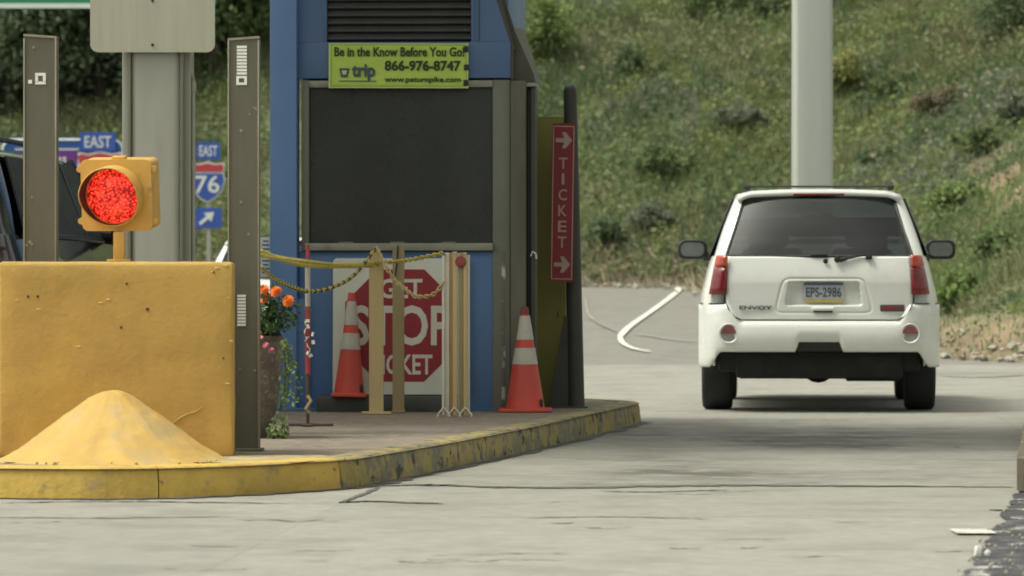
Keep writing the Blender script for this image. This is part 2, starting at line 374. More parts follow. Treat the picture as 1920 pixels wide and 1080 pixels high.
def road_mat(name, col, streak, stain_shade):
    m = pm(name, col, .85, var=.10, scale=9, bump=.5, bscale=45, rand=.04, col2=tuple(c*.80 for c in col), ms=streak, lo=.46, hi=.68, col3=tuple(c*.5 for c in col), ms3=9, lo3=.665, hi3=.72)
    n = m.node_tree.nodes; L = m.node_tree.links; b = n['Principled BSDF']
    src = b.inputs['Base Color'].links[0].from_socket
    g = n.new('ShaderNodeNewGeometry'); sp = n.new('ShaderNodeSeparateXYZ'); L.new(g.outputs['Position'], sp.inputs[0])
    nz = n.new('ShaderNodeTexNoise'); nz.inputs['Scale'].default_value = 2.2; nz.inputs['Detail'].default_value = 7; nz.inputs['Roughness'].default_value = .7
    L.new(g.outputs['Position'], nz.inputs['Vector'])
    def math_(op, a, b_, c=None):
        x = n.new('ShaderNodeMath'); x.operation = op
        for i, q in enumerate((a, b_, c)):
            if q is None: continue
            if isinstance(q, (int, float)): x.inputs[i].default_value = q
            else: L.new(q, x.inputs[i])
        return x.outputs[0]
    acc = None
    for (cx, cy, wx, wy, amt) in stain_shade:      # oil and rubber stains plus painted shadow band: centre, half sizes, strength
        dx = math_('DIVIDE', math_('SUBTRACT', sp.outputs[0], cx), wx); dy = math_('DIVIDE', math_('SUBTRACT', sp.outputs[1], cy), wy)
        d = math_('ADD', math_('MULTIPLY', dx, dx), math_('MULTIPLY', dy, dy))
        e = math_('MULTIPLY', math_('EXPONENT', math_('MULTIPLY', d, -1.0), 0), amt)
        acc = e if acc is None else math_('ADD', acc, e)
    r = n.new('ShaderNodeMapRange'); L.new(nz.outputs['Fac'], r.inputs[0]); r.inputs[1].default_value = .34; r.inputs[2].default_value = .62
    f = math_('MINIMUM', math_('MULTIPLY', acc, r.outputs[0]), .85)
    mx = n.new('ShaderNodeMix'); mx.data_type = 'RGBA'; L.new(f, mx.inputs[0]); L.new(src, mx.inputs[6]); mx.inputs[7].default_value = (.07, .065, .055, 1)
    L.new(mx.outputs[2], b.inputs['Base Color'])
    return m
STAIN_SHADE = [(1.1, 22.6, 1.0, .8, .8), (1.95, 27.2, .5, 1.2, .8), (.5, 24.6, .6, .6, .5), (2.4, 24.0, .5, 2.4, .3), (.9, 25.5, .35, 3, .3), (1.8, 28.0, 1.3, 1.3, .75), (2.1, 26.5, .5, .6, .6), (1.7, 30.5, 1.6, 1.2, .4), (.95, 23.2, .45, .7, .55), (1.3, 24.6, .35, .5, .35), (2.7, 29, .8, 1.0, .35), (.6, 21.6, .6, .35, .45), (.9,29.0,.5,1.0,.35)]  # oil stains, with the canopy's dark shadow band painted in as well
M['concrete'] = road_mat('old_concrete_slab', (.268,.26,.222), 1.6, STAIN_SHADE)
M['asphalt'] = road_mat('grey_asphalt', (.20,.193,.168), 2.2, [(3, 55, .8, 4, .15)])
M['hillsoil'] = pm('hill_soil', (.5,.5,.5), .95, var=.25, scale=1.5, bump=.5, bscale=6)
_n = M['hillsoil'].node_tree.nodes; _l = M['hillsoil'].node_tree.links; _b = _n['Principled BSDF']; _src = _b.inputs['Base Color'].links[0].from_socket
_a = _n.new('ShaderNodeVertexColor'); _a.layer_name = 'tint'; _m = _n.new('ShaderNodeMix'); _m.data_type = 'RGBA'; _m.blend_type = 'MULTIPLY'; _m.inputs[0].default_value = 1
_s = _n.new('ShaderNodeVectorMath'); _s.operation = 'SCALE'; _s.inputs['Scale'].default_value = 2; _l.new(_src, _s.inputs[0])
_l.new(_s.outputs[0], _m.inputs[6]); _l.new(_a.outputs[0], _m.inputs[7]); _l.new(_m.outputs[2], _b.inputs['Base Color'])

# ------------------------------------------------------------ text
def text(s, W_, H_, mat, parent, loc, rot=(R(90), 0, 0), name='lettering', off=.0, depth=.0015):
    cu = bpy.data.curves.new('t', 'FONT'); cu.body = s; cu.align_x = 'CENTER'; cu.align_y = 'CENTER'; cu.offset = off; cu.extrude = .01; cu.resolution_u = 3
    o = bpy.data.objects.new('t', cu); COL.objects.link(o)
    dg = bpy.context.evaluated_depsgraph_get(); dg.update()
    me = bpy.data.meshes.new_from_object(o.evaluated_get(dg)); bpy.data.objects.remove(o); bpy.data.curves.remove(cu)
    n = len(me.vertices); co = np.empty(n*3, dtype=np.float32); me.vertices.foreach_get('co', co); co = co.reshape(-1, 3)
    mn, mx = co.min(0), co.max(0); c = (mn+mx)/2; sz = np.maximum(mx-mn, 1e-6)
    co = (co-c)/sz*np.array([W_, H_, depth]); me.vertices.foreach_set('co', co.ravel().astype(np.float32)); me.update()
    me.materials.clear(); me.materials.append(mat); me.name = name
    t = link(name, me, parent); t.location = loc; t.rotation_euler = rot
    return t

# ============================================================ SETTING
# ---- ground sheet
ys = [-10, 5, 15, 25, 34] + [34+i*2 for i in range(1, 24)] + [90, 120, 200, 500]
xs = [-300, -60, -20, -8, 0, 8, 20, 60, 300]
b = MB(); b.grid([[(x, y, gz(y)-.02) for x in xs] for y in ys]); g = b.build('ground', M['asphalt']); g['kind'] = 'structure'
# ---- concrete road as separate slabs
road = empty('concrete_road', (0, 0, 0)); road['kind'] = 'structure'
def laneX(base, y): return base + .0647*(y-19.86)
rowsY = [8, 13.5, 18.66, 21.43, 24.6, 28.4, 33.4, 38.2, 42.6, 47.5]
colsX = [-15.5, -11.8, -8.1, -4.45, -.795, 2.87, 6.53, 10.2]
for i in range(len(rowsY)-1):
    for k in range(len(colsX)-1):
        y0, y1 = rowsY[i]+.006, rowsY[i+1]-.006
        if y1 > 38: pass
        n = 2 if y1 < 34 else 6
        top = [[(laneX(colsX[k], y0+(y1-y0)*t/n)+.0006, y0+(y1-y0)*t/n, gz(y0+(y1-y0)*t/n)-.0),
                (laneX(colsX[k+1], y0+(y1-y0)*t/n)-.0006, y0+(y1-y0)*t/n, gz(y0+(y1-y0)*t/n)-.0)] for t in range(n+1)]
        b = MB(); b.grid(top); fs = list(b.bm.faces)
        r = bmesh.ops.extrude_face_region(b.bm, geom=fs)
        for v in [q for q in r['geom'] if isinstance(q, bmesh.types.BMVert)]: v.co.z -= .015
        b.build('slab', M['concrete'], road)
def strip(name, pts, widths, mat, parent=None, z=.004, jag=0.0, horizontal=False):
    """painted or poured strip on the ground; pts are ground points"""
    rows = []; n = len(pts)
    for i, p in enumerate(pts):
        d = (pts[min(i+1, n-1)] - pts[max(i-1, 0)]); d.z = 0; d.normalize(); q = Vector((-d.y, d.x, 0))
        ww = widths[i] if isinstance(widths, (list, tuple)) else widths
        j1, j2 = random.uniform(1-jag, 1+jag), random.uniform(1-jag, 1+jag)
        a, c = p + q*ww/2*j1, p - q*ww/2*j2
        rows.append([(a.x, a.y, gz(a.y)+z), (c.x, c.y, gz(c.y)+z)])
    b = MB(); b.grid(rows); fs = list(b.bm.faces)
    for f in fs:
        f.normal_update()
        if f.normal.z < 0: f.normal_flip()
    o = b.build(name, mat, parent, recalc=False); o['kind'] = 'structure'; return o
def ipol(pts, n):
    out = []
    P = [pts[0]] + list(pts) + [pts[-1]]
    for i in range(1, len(P)-2):
        p0, p1, p2, p3 = P[i-1], P[i], P[i+1], P[i+2]
        for k in range(n):
            t = k/n
            out.append(.5*((2*p1) + (-p0+p2)*t + (2*p0-5*p1+4*p2-p3)*t*t + (-p0+3*p1-3*p2+p3)*t**3))
    out.append(P[-2]); return out
def seal_shade(px, wd):
    P = ipol([ground_at(*p) for p in px], 14)
    for p in P[1:-1]: p.y += random.uniform(-.02, .02)
    n = len(P)
    strip('tar_seal', P, [wd*(.25+.75*min(1, 6*i/n, 6*(n-1-i)/n)) for i in range(n)], M['tar'], jag=.5, z=.004)
seal_shade([(690, 912), (800, 910), (930, 914), (1100, 915), (1320, 911), (1600, 912), (1900, 914)], .13)
seal_shade([(1130, 922), (1230, 923), (1370, 919)], .05)
seal_shade([(636, 943), (690, 941), (760, 943), (830, 945)], .075)
seal_shade([(640, 943), (680, 928), (712, 914)], .03)
seal_shade([(0, 944), (160, 941), (300, 942), (560, 945)], .05)  # contact shade at the curb foot, painted as a dark strip
seal_shade([(0, 971), (200, 972), (440, 969)], .035)
seal_shade([(985, 972), (1150, 970), (1330, 974)], .03)
seal_shade([(1760, 706), (1840, 708), (1920, 704)], .12)
seal_shade([(1860, 957), (1880, 958), (1900, 957)], .05)
for k in range(34):                 # fine cracks and rubber scuffs
    cx_, cy_ = random.uniform(900, 1900), random.choice([random.uniform(780, 960), random.uniform(850, 1075), random.uniform(780, 850)])
    if cx_ < 1190 and cy_ < 930: cx_ += 300
    ln = random.uniform(12, 70); P0 = ipol([ground_at(cx_+ln*t, cy_+random.uniform(-1.5, 1.5)) for t in (-1, -.4, .3, 1)], 4)
    strip('crack', P0, [.008+.028*random.random()*math.sin(math.pi*(i+.5)/len(P0)) for i in range(len(P0))], M['tar'] if random.random() < .4 else M['scuff'], jag=.6, z=.003)
for k in range(12):
    cx_, cy_ = random.uniform(40, 900), random.uniform(965, 1075); ln = random.uniform(15, 90)
    P0 = ipol([ground_at(cx_+ln*t, cy_+random.uniform(-1.5, 1.5)) for t in (-1, -.4, .3, 1)], 4)
    strip('crack', P0, [.006+.022*random.random() for i in range(len(P0))], M['scuff'], jag=.6, z=.003)
# ---- white painted markings on the asphalt
wl = [(1274, 539), (1268, 548), (1240, 570), (1212, 590), (1186, 608), (1170, 622), (1163, 633), (1170, 645), (1190, 654), (1218, 659)]
P = ipol([ground_at(*p) for p in wl], 6)
strip('white_line', P, [.095+.05*max(0, 1-i/10) if i < 34 else .07 for i in range(len(P))], M['white_line'], z=.006, jag=.06)
P = ipol([ground_at(*p) for p in [(1098, 560), (1104, 590), (1130, 610), (1160, 622)]], 5); strip('worn_line', P, .04, M['worn_line'], z=.006, jag=.4)
P = ipol([ground_at(*p) for p in [(1192, 626), (1222, 630), (1250, 635), (1300, 640)]], 5); strip('worn_line', P, .06, M['worn_line'], z=.006, jag=.4)
strip('white_line', [ground_at(1787, 1000), ground_at(1862, 1000)], .30, M['dash'], z=.010, jag=.1)
# ---- dark tarmac patch bottom right
pp = [(1925, 925), (1900, 928), (1893, 950), (1880, 962), (1876, 985), (1862, 996), (1858, 1010), (1846, 1022), (1836, 1040), (1822, 1052), (1816, 1075), (1806, 1100), (1800, 1140)]
edge = []
for i in range(len(pp)-1):
    a, c = ground_at(*pp[i]), ground_at(*pp[i+1])
    for k in range(6):
        q = a.lerp(c, k/6); q.x += random.uniform(-.025, .025); edge.append(q)
b = MB()
poly = [(q.x, q.y) for q in edge] + [(1.2, 10), (6, 10), (6, edge[0].y)]
v = [b.bm.verts.new((x, y, .007)) for x, y in poly]; f = b.bm.faces.new(v); f.normal_update()
if f.normal.z < 0: f.normal_flip()
o = b.build('tarmac_patch', M['tarmac'], recalc=False); o['kind'] = 'structure'

# ---- hill
toe = np.array([(-80, 90), (-20, 83), (-5, 81), (1.2, 80), (3.4, 79.2), (4.0, 72), (4.45, 62), (4.95, 51.5), (5.3, 49.6), (6.2, 48.4), (12, 47), (80, 40)], float)
def toe_dist(X, Y):
    X = np.asarray(X, float); Y = np.asarray(Y, float); best = np.full(X.shape, 1e9); sgn = np.zeros(X.shape)
    for i in range(len(toe)-1):
        a, c = toe[i], toe[i+1]; d = c-a; t = np.clip(((X-a[0])*d[0]+(Y-a[1])*d[1])/(d@d), 0, 1)
        dx, dy = X-(a[0]+t*d[0]), Y-(a[1]+t*d[1]); dd = np.hypot(dx, dy)
        s = np.sign(d[0]*dy-d[1]*dx); m = dd < best; best = np.where(m, dd, best); sgn = np.where(m, s, sgn)
    return best*sgn
def hill_z(X, Y):
    d = toe_dist(X, Y); gzv = np.where(Y < 34, 0, np.where(Y < 80, .9*(np.clip(Y-34, 0, 46)/46)**2, .9))
    dd = np.clip(d, 0, None)
    h = np.where(dd < 9.2, .60*dd, 5.52+.26*(dd-9.2))
    h = h + (fnoise(X, Y, .35, 3)-.5)*np.clip(dd*.5, 0, 1.1) + (fnoise(X, Y, 1.2, 8)-.5)*.35*np.clip(dd, 0, 1)
    return gzv + h - .03 + np.where(d < 0, -.4*np.clip(-d, 0, 1), 0)
SOILP = [(1885, 340, 75, 80), (1890, 640, 190, 55), (1790, 110, 45, 60)]
gx, gy = np.meshgrid(np.concatenate([np.arange(-70, -14, 4), np.arange(-14, 16, .45), np.arange(16, 70, 4)]), np.concatenate([np.arange(38, 104, .5), np.arange(104, 240, 6)]), indexing='ij')
gzz = hill_z(gx, gy); V = np.stack([gx, gy, gzz], -1).reshape(-1, 3); n0, n1 = gx.shape
ii, jj = np.meshgrid(np.arange(n0-1), np.arange(n1-1), indexing='ij'); a = (ii*n1+jj).ravel(); dkeep = toe_dist(gx[:-1, :-1], gy[:-1, :-1]).ravel() > -1.2
a = a[dkeep]
T = np.concatenate([np.stack([a, a+n1, a+n1+1], 1), np.stack([a, a+n1+1, a+1], 1)])
hpx = V[:, 0]/V[:, 1]*F+960; hpy = HY-(V[:, 2]-CH)/V[:, 1]*F; tv = fnoise(V[:, 0], V[:, 1], 1.6, 61)[:, None]
tint = np.array((.12,.14,.07))*(.8+.4*tv)
def patch_w(cx, cy, rx, ry): return np.clip(1.35-np.hypot((hpx-cx)/rx, (hpy-cy)/ry), 0, 1)[:, None]
for (cx, cy, rx, ry) in SOILP: tint = tint*(1-patch_w(cx, cy, rx, ry))+np.array((.225,.16,.10))*(.85+.3*tv)*patch_w(cx, cy, rx, ry)
me = np_mesh('hillside', V, T, tint); me.materials.append(M['hillsoil']); hl = link('hillside', me); hl['kind'] = 'structure'
me.polygons.foreach_set('use_smooth', [True]*len(me.polygons))

PAL = np.array([(.155,.21,.085), (.115,.165,.075), (.195,.235,.09), (.245,.22,.135), (.17,.20,.13), (.225,.175,.12)])
def patch_color(X, Y, n):
    """species patches over the slope"""
    a = fnoise(X, Y, .45, 11); c = fnoise(X, Y, .3, 21); e = fnoise(X, Y, .9, 31)
    col = np.where((a > .5)[:, None], PAL[0], PAL[1])
    col = np.where(((c > .56) & (e > .42))[:, None], PAL[4], col)
    col = np.where((e > .62)[:, None], PAL[2], col)
    col = np.where(((c < .42) & (e < .55))[:, None], PAL[3]*.45+PAL[0]*.55, col)
    u = rng.random(n)
    col = np.where((u < .07)[:, None], PAL[3], col); col = np.where((u > .95)[:, None], PAL[2], col)
    return col * (0.86+.28*rng.random(n))[:, None]
def blades(P, L_, wd, col, lean=.5):
    n = len(P); ang = rng.random(n)*2*np.pi; la = rng.random(n)*2*np.pi; ln = rng.random(n)*lean
    wv = np.stack([np.cos(ang), np.sin(ang), 0*ang], 1)*wd[:, None]/2
    d = np.stack([np.cos(la)*ln, np.sin(la)*ln, np.ones(n)], 1)
    mid = P + d*(L_*.55)[:, None]; d2 = d*np.array([2.2, 2.2, .75]); tip = mid + d2*(L_*.45)[:, None]
    V = np.stack([P-wv, P+wv, mid-wv*.8, mid+wv*.8, tip], 1).reshape(-1, 3); k = np.arange(n)*5
    T = np.concatenate([np.stack([k, k+1, k+3], 1), np.stack([k, k+3, k+2], 1), np.stack([k+2, k+3, k+4], 1)])
    C = np.repeat(col, 5, 0); return V, T, C
def leaves(P, size, col, flat=.0):
    n = len(P)
    a = rng.normal(size=(n, 3)); a /= np.linalg.norm(a, axis=1)[:, None]
    c = rng.normal(size=(n, 3)); c[:, 2] *= 1-flat; c -= a*(a*c).sum(1)[:, None]; c /= np.linalg.norm(c, axis=1)[:, None]
    a *= size[:, None]*.5; c *= size[:, None]*.3
    V = np.stack([P-a, P+c, P+a, P-c], 1).reshape(-1, 3); k = np.arange(n)*4
    T = np.concatenate([np.stack([k, k+1, k+2], 1), np.stack([k, k+2, k+3], 1)])
    return V, T, np.repeat(col, 4, 0)
def join(parts):
    Vs, Ts, Cs, o = [], [], [], 0
    for V, T, C in parts: Vs.append(V); Ts.append(T+o); Cs.append(C); o += len(V)
    return np.concatenate(Vs), np.concatenate(Ts), np.concatenate(Cs)
# scatter on slope
NS = 900000
X = rng.uniform(-14, 14, NS); Y = rng.uniform(47, 101, NS); d = toe_dist(X, Y); Z = hill_z(X, Y)
vis = (d > .12) & (np.abs(X) < .122*Y+.8) & (Z < 1.05+.066*Y+.8)
hid = (X/Y > -.058) & (X/Y < 0.0)
vis &= ~(hid & (rng.random(NS) > .3))
px = X/Y*F+960; py = HY-(Z-CH)/Y*F
soilpatch = ((np.hypot((px-1885)/75, (py-340)/75) < 1) & (rng.random(NS) < .8)) | ((np.hypot((px-1890)/190, (py-650)/62) < 1) & (rng.random(NS) < .86))
vis &= ~soilpatch
X, Y, Z, px, py = X[vis], Y[vis], Z[vis], px[vis], py[vis]
n = len(X); col = patch_color(X, Y, n)
P = np.stack([X, Y, Z-.02], 1)
cl = fnoise(X, Y, 1.1, 41); L_ = (.16+.50*np.clip(cl-.2, 0, 1))*(.6+.8*rng.random(n))
L_ = np.where((px > 1700) & (py > 540), L_*.45, L_)
isleaf = rng.random(n) < .42
g1 = blades(P[~isleaf], L_[~isleaf], (.008+.02*rng.random(n))[~isleaf], col[~isleaf])
PL = P[isleaf].copy(); PL[:, 2] += L_[isleaf]*rng.random(isleaf.sum())*1.15
g2 = leaves(PL, (.06+.10*rng.random(isleaf.sum()))*np.where(PL[:, 1] < 64, .6, 1), col[isleaf], .5)
V, T, C = join([g1, g2])
me = np_mesh('weeds', V, T, C); me.materials.append(M['blade']); wd = link('weeds', me); tag(wd, 'rough grass and weeds covering the slope behind the road', 'weeds', kind='stuff')
# dead brush and rubble along the toe
def along_toe(n, segs, spread):
    i = rng.integers(segs[0], segs[1], n); t = rng.random(n); p = toe[i]*(1-t)[:, None]+toe[i+1]*t[:, None]
    return p + rng.normal(size=(n, 2))*spread
p = np.concatenate([along_toe(4200, (3, 5), (.4, .8)), along_toe(260, (7, 10), .25)]); dd = toe_dist(p[:, 0], p[:, 1]); p = p[(dd > -.25) & (dd < 1.3)]
n = len(p); z = hill_z(p[:, 0], p[:, 1]); ang = rng.normal(0.9, .7, n); le = (.12+.35*rng.random(n))*np.where(p[:, 0] > 4.6, .4, 1)
dirv = np.stack([np.cos(ang), rng.normal(0, .5, n), np.abs(np.sin(ang))*.75], 1)
A = np.stack([p[:, 0], p[:, 1], z+.02], 1); wv = np.array([.012, 0, .012])
V = np.stack([A-wv, A+wv, A+dirv*le[:, None]+wv*.5, A+dirv*le[:, None]-wv*.5], 1).reshape(-1, 3); k = np.arange(n)*4
T = np.concatenate([np.stack([k, k+1, k+2], 1), np.stack([k, k+2, k+3], 1)])
cc = np.where((rng.random(n) < .6)[:, None], np.array((.40,.36,.26)), np.array((.20,.155,.10)))*(.7+.5*rng.random(n))[:, None]
me = np_mesh('dead_brush', V, T, np.repeat(cc, 4, 0)); me.materials.append(M['blade'])
tag(link('dead_brush', me), 'pale dry brush and straw heaped where the slope meets the road', 'dead brush', kind='stuff')
b = MB()
p = np.concatenate([along_toe(150, (3, 5), (.3, .3)), along_toe(80, (7, 11), .16)])
for q in p:
    zz = float(hill_z(q[0], q[1])); zz = max(zz, gz(q[1])); r = random.uniform(.02, .07)
    r_ = bmesh.ops.create_icosphere(b.bm, subdivisions=1, radius=r, matrix=Matrix.Translation((q[0], q[1], zz+r*.3)) @ Matrix.Diagonal((random.uniform(.8, 1.6), random.uniform(.8, 1.4), random.uniform(.5, .9), 1)))
    for v in r_['verts']: v.co += Vector([random.uniform(-r, r)*.25 for _ in range(3)])
tag(b.build('rubble', M['rock'], ang=20), 'pale stones and gravel scattered along the foot of the slope', 'rubble', kind='stuff')

# ---- shrubs and trees
def crown_mesh(name, rx, ry, rz, nclump, nleaf, size, cols, seed, csp=.22):
    global rng
    old = rng; rng = np.random.default_rng(seed)
    u = rng.normal(size=(nclump, 3)); u /= np.linalg.norm(u, axis=1)[:, None]; u *= (rng.random(nclump)**.45)[:, None]
    c = u*np.array([rx, ry, rz])*.85; cs = csp*(.6+.8*rng.random(nclump))*min(rx, rz)
    k = rng.integers(0, nclump, nleaf); P = c[k] + rng.normal(size=(nleaf, 3))*cs[k][:, None]*np.array([1, 1, .7])
    P[:, 2] = np.maximum(P[:, 2], -rz*.98) + rz
    cols = np.array(cols); cc = cols[rng.integers(0, len(cols), nclump)][k]*(.75+.5*rng.random(nleaf))[:, None]
    V, T, C = leaves(P, size*(.6+.8*rng.random(nleaf)), cc, .4)
    rng = old
    me = np_mesh(name, V, T, C); me.materials.append(M['leaf']); return me
DG = [(.105,.15,.085), (.13,.18,.10), (.15,.20,.11)]
SG = [(.115,.165,.075), (.13,.18,.085), (.145,.195,.095)]
MG = [(.13,.19,.07), (.155,.21,.085), (.11,.155,.065)]
LG = [(.18,.26,.08), (.21,.30,.10), (.14,.20,.07)]
YG = [(.22,.25,.075), (.18,.22,.07), (.25,.26,.09)]
BR = [(.19,.15,.10), (.16,.145,.09), (.14,.15,.08)]
GG = [(.18,.21,.14), (.15,.18,.12), (.21,.235,.16)]
def shrub(px, py, Y, rpx, hpx, cols, label, seed, leafn=900, group=None):
    s = F/Y; r = rpx/s; h = hpx/s/2; p = Wp(px, py, Y)
    z = float(hill_z(p.x, p.y)); o = empty('shrub', (p.x, p.y, z-.05), 0, label, 'shrub', group)
    f = link('foliage', crown_mesh('shrub_foliage', r, r, h, 22, leafn, .085, cols, seed, .26), o)
    b = MB()
    for k in range(4):
        a = random.uniform(0, 6.28); b.tube([(0, 0, -.05), (math.cos(a)*r*.3, math.sin(a)*r*.3, h*.7), (math.cos(a)*r*.6, math.sin(a)*r*.6, h*1.3)], [.02, .014, .006], 5)
    b.build('stem', M['bark'], o); return o
def slopeY(px, py):
    """where the sight line through a photo pixel meets the slope"""
    for Y in np.arange(48, 110, .2):
        x = (px-960)/F*Y
        if hill_z(x, Y) > CH+(HY-py)/F*Y and toe_dist(x, Y) > 0: return float(Y)
    return 90.0
for (sx, sy, rp, hp, cols, lab, ln) in [
    (1012, 128, 55, 150, LG, 'bright green leafy shrub beside the toll booth roof', 2600),
    (1180, 150, 34, 70, SG, 'small dark shrub high on the slope right of the bright shrub', 900),
    (1330, 40, 80, 70, MG, 'wide green shrub at the ridge left of the pale grey pole', 1500),
    (1440, 45, 55, 65, SG, 'dark shrub on the ridge touching the pale pole', 1200),
    (1250, 330, 75, 70, MG, 'low green bush in the middle of the slope above the left door mirror', 1300),
    (1130, 470, 45, 80, SG, 'dark green bush low on the slope just right of the red sign', 1100),
    (1225, 440, 42, 60, GG, 'grey-green bush at the foot of the slope left of the white car', 1000),
    (1390, 250, 60, 60, GG, 'grey-green bush on the slope above the white car roof, left of the pole', 1000),
    (1590, 170, 42, 75, YG, 'yellow-green flowering shrub just right of the pale pole', 1700),
    (1680, 190, 55, 55, MG, 'green bush right of the yellow flowering shrub', 1200),
    (1650, 320, 60, 45, SG, 'dark low bush above the right rear corner of the white car roof', 1000),
    (1760, 230, 60, 60, BR, 'brownish dry bush at the upper right of the slope', 1000),
    (1830, 290, 50, 60, MG, 'green bush above the bare reddish soil', 1200),
    (1895, 90, 60, 130, SG, 'tall dark shrub at the upper right edge', 2200),
    (1790, 400, 60, 70, LG, 'light green bush right of the white car', 1400),
    (1880, 500, 70, 80, MG, 'green bush at the right edge above the reddish bank', 1500),
    (1800, 585, 40, 75, LG, 'bright green tuft low beside the right rear of the white car', 1400),
    (1905, 230, 40, 60, GG, 'grey-green bush at the far right edge', 900),
]:
    Y = slopeY(sx, sy); shrub(sx, sy, Y, rp, hp, cols, lab, int(sx*7+sy), int(ln*1.5))
# marsh of a few red-brown dock heads is part of the weeds; trees behind
tree_meshes = [crown_mesh('tree_crown', 2.3, 2.3, 3.0, 70, 15000, .17, DG, 1, .20), crown_mesh('tree_crown', 2.0, 2.0, 3.4, 60, 14000, .16, DG+MG[2:], 2, .20),
               crown_mesh('tree_crown', 2.6, 2.4, 2.6, 80, 16000, .17, DG[:2]+MG[:1], 3, .19), crown_mesh('tree_crown', 1.7, 1.7, 2.4, 50, 11000, .15, MG, 4, .2)]
bk = MB(); bk.tube([(0,0,-1), (.1,0,1.5), (.05,.1,3.5), (-.1,0,5)], [.20,.15,.09,.03], 8)
for k in range(6):
    a = k*1.05; z0 = 1.2+k*.45; bk.tube([(.05,0,z0), (math.cos(a)*.7, math.sin(a)*.7, z0+.7), (math.cos(a)*1.3, math.sin(a)*1.3, z0+1.1)], [.06,.04,.015], 6)
tr0 = bk.build('trunk', M['bark']); trunk_me = tr0.data; bpy.data.objects.remove(tr0)
def tree(px, Y, kind, sc, label, rz, sink=.5, group='trees behind the toll plaza'):
    x = (px-960)/F*Y; z = float(hill_z(x, Y))-sink
    o = empty('tree', (x, Y, z), rz, label, 'tree', group); o.scale = (sc, sc, sc)
    link('crown', tree_meshes[kind], o).location = (0, 0, .3); link('trunk', trunk_me, o)
TL = ['tree at the far left edge, behind the black car', 'tree behind the left brown steel post', 'tree between the left steel post and the grey column, front row',
      'tree behind the grey column under the white sign back', 'tree between the grey column and the right brown post', 'tree behind the left edge of the blue booth']
for i, (x_, Y, k, sc) in enumerate([(15, 88, 0, 1.0), (120, 91, 2, 1.05), (190, 88.5, 1, .95), (300, 92, 0, 1.1), (400, 89, 3, 1.15), (480, 90.5, 1, 1.05)]):
    tree(x_, Y, k, sc, 'dark green ' + TL[i], i*1.1)
BL = ['just outside the left edge of the view', 'showing above the left brown steel post', 'showing below the green sign, left of the white sign back', 'showing behind the grey column', 'showing right of the sign back', 'showing above the right brown steel post', 'hidden behind the left corner of the booth', 'hidden behind the middle of the booth', 'hidden behind the right part of the booth', 'at the right edge of the booth roof']
for i, (x_, Y, k, sc) in enumerate([(-60, 96, 1, 1.2), (60, 97, 0, 1.2), (170, 99, 3, 1.5), (270, 98, 2, 1.25), (370, 100, 1, 1.3), (470, 97, 0, 1.2), (560, 96, 2, 1.1), (680, 95, 0, 1.1), (800, 96, 1, 1.1), (900, 95, 3, 1.1)]):
    o = tree(x_, Y, k, sc, 'dark back-row tree ' + BL[i], i*.9+.4, group='back row of dark trees')
for i, (x_, Y, k, sc, lab) in enumerate([(960, 97, 2, .8, 'dark tree on the ridge right above the booth roof'), (1075, 99, 0, .8, 'dark tree on the ridge top behind the bright green shrub'), (1180, 100.5, 1, .8, 'dark tree on the ridge top in the middle of the slope'),
                                    (1290, 102, 3, .9, 'tree on the ridge top left of the pale pole'), (1400, 104, 2, .8, 'dark tree on the ridge just left of the pale pole top')]):
    tree(x_, Y, k, sc, lab, i*1.3, group=None)

# ============================================================ TOLL ISLAND
cp = [(-2.05, 31.6), (-2.45, 27), (-2.85, 22.2), (-2.95, 21.0), (-2.8, 20.45), (-2.43, 20.24), (-1.79, 20.20), (-1.26, 20.56), (-.846, 21.16), (-.70, 21.65), (-.32, 23.46), (.13, 25.85), (.50, 28.1), (.865, 30.3), (.90, 31.0), (.62, 31.6)]
path = ipol([Vector((x, y, 0)) for x, y in cp], 10)
island = MB(); v = [island.bm.verts.new((p.x, p.y, .143)) for p in path]
f = island.bm.faces.new(v); f.normal_update()
if f.normal.z < 0: f.normal_flip()
bmesh.ops.triangulate(island.bm, faces=[f])
isl = island.build('traffic_island', M['isle'], recalc=False); isl['kind'] = 'structure'
dust = []
for q in [(8, 866), (430, 866), (560, 866), (640, 858), (600, 852), (455, 852), (300, 850), (8, 850)]:
    s_ = (q[1]-HY)/.9; Yq = F/s_; dust.append(((q[0]-960)/F*Yq, Yq))
b = MB(); v = [b.bm.verts.new((x, y, .148)) for x, y in dust]; f = b.bm.faces.new(v); f.normal_update()
if f.normal.z < 0: f.normal_flip()
b.build('dust_layer', M['isle_dust'], isl, recalc=False)
# curb stones swept along the path
bounds = [0, 20, 34, 47, 62, 80, 92, 104, 114, 122, 130, 138, len(path)-1]
def curb_piece(i0, i1, mat, wear):
    sub = path[i0:i1+1]; pts = []
    for i in range(len(sub)-1):
        for k in range(4): pts.append(sub[i].lerp(sub[i+1], k/4))
    pts.append(sub[-1]); n = len(pts); rows = []
    for i, p in enumerate(pts):
        d = (pts[min(i+1, n-1)]-pts[max(i-1, 0)]).normalized(); q = Vector((d.y, -d.x, 0))   # outwards (path runs anticlockwise)
        if i == 0: p = p + d*.004
        if i == n-1: p = p - d*.004
        j = lambda a: random.uniform(-a, a)
        prof = [(.0+j(.006*wear), -.01), (-.004+j(.006*wear), .03), (-.006+j(.003*wear), .09), (-.012+j(.003*wear), .128+j(.002)), (-.022, .146+j(.003*wear)), (-.045, .153), (-.15, .1545), (-.165, .13)]
        rows.append([p + q*o_ + Vector((0, 0, z_)) for o_, z_ in prof])
    b = MB(); vs = b.grid(rows, close=True); m = len(prof)
    b.bm.faces.new(vs[:m]); b.bm.faces.new(vs[-m:][::-1])
    return b.build('curb_stone', mat, isl, ang=50)
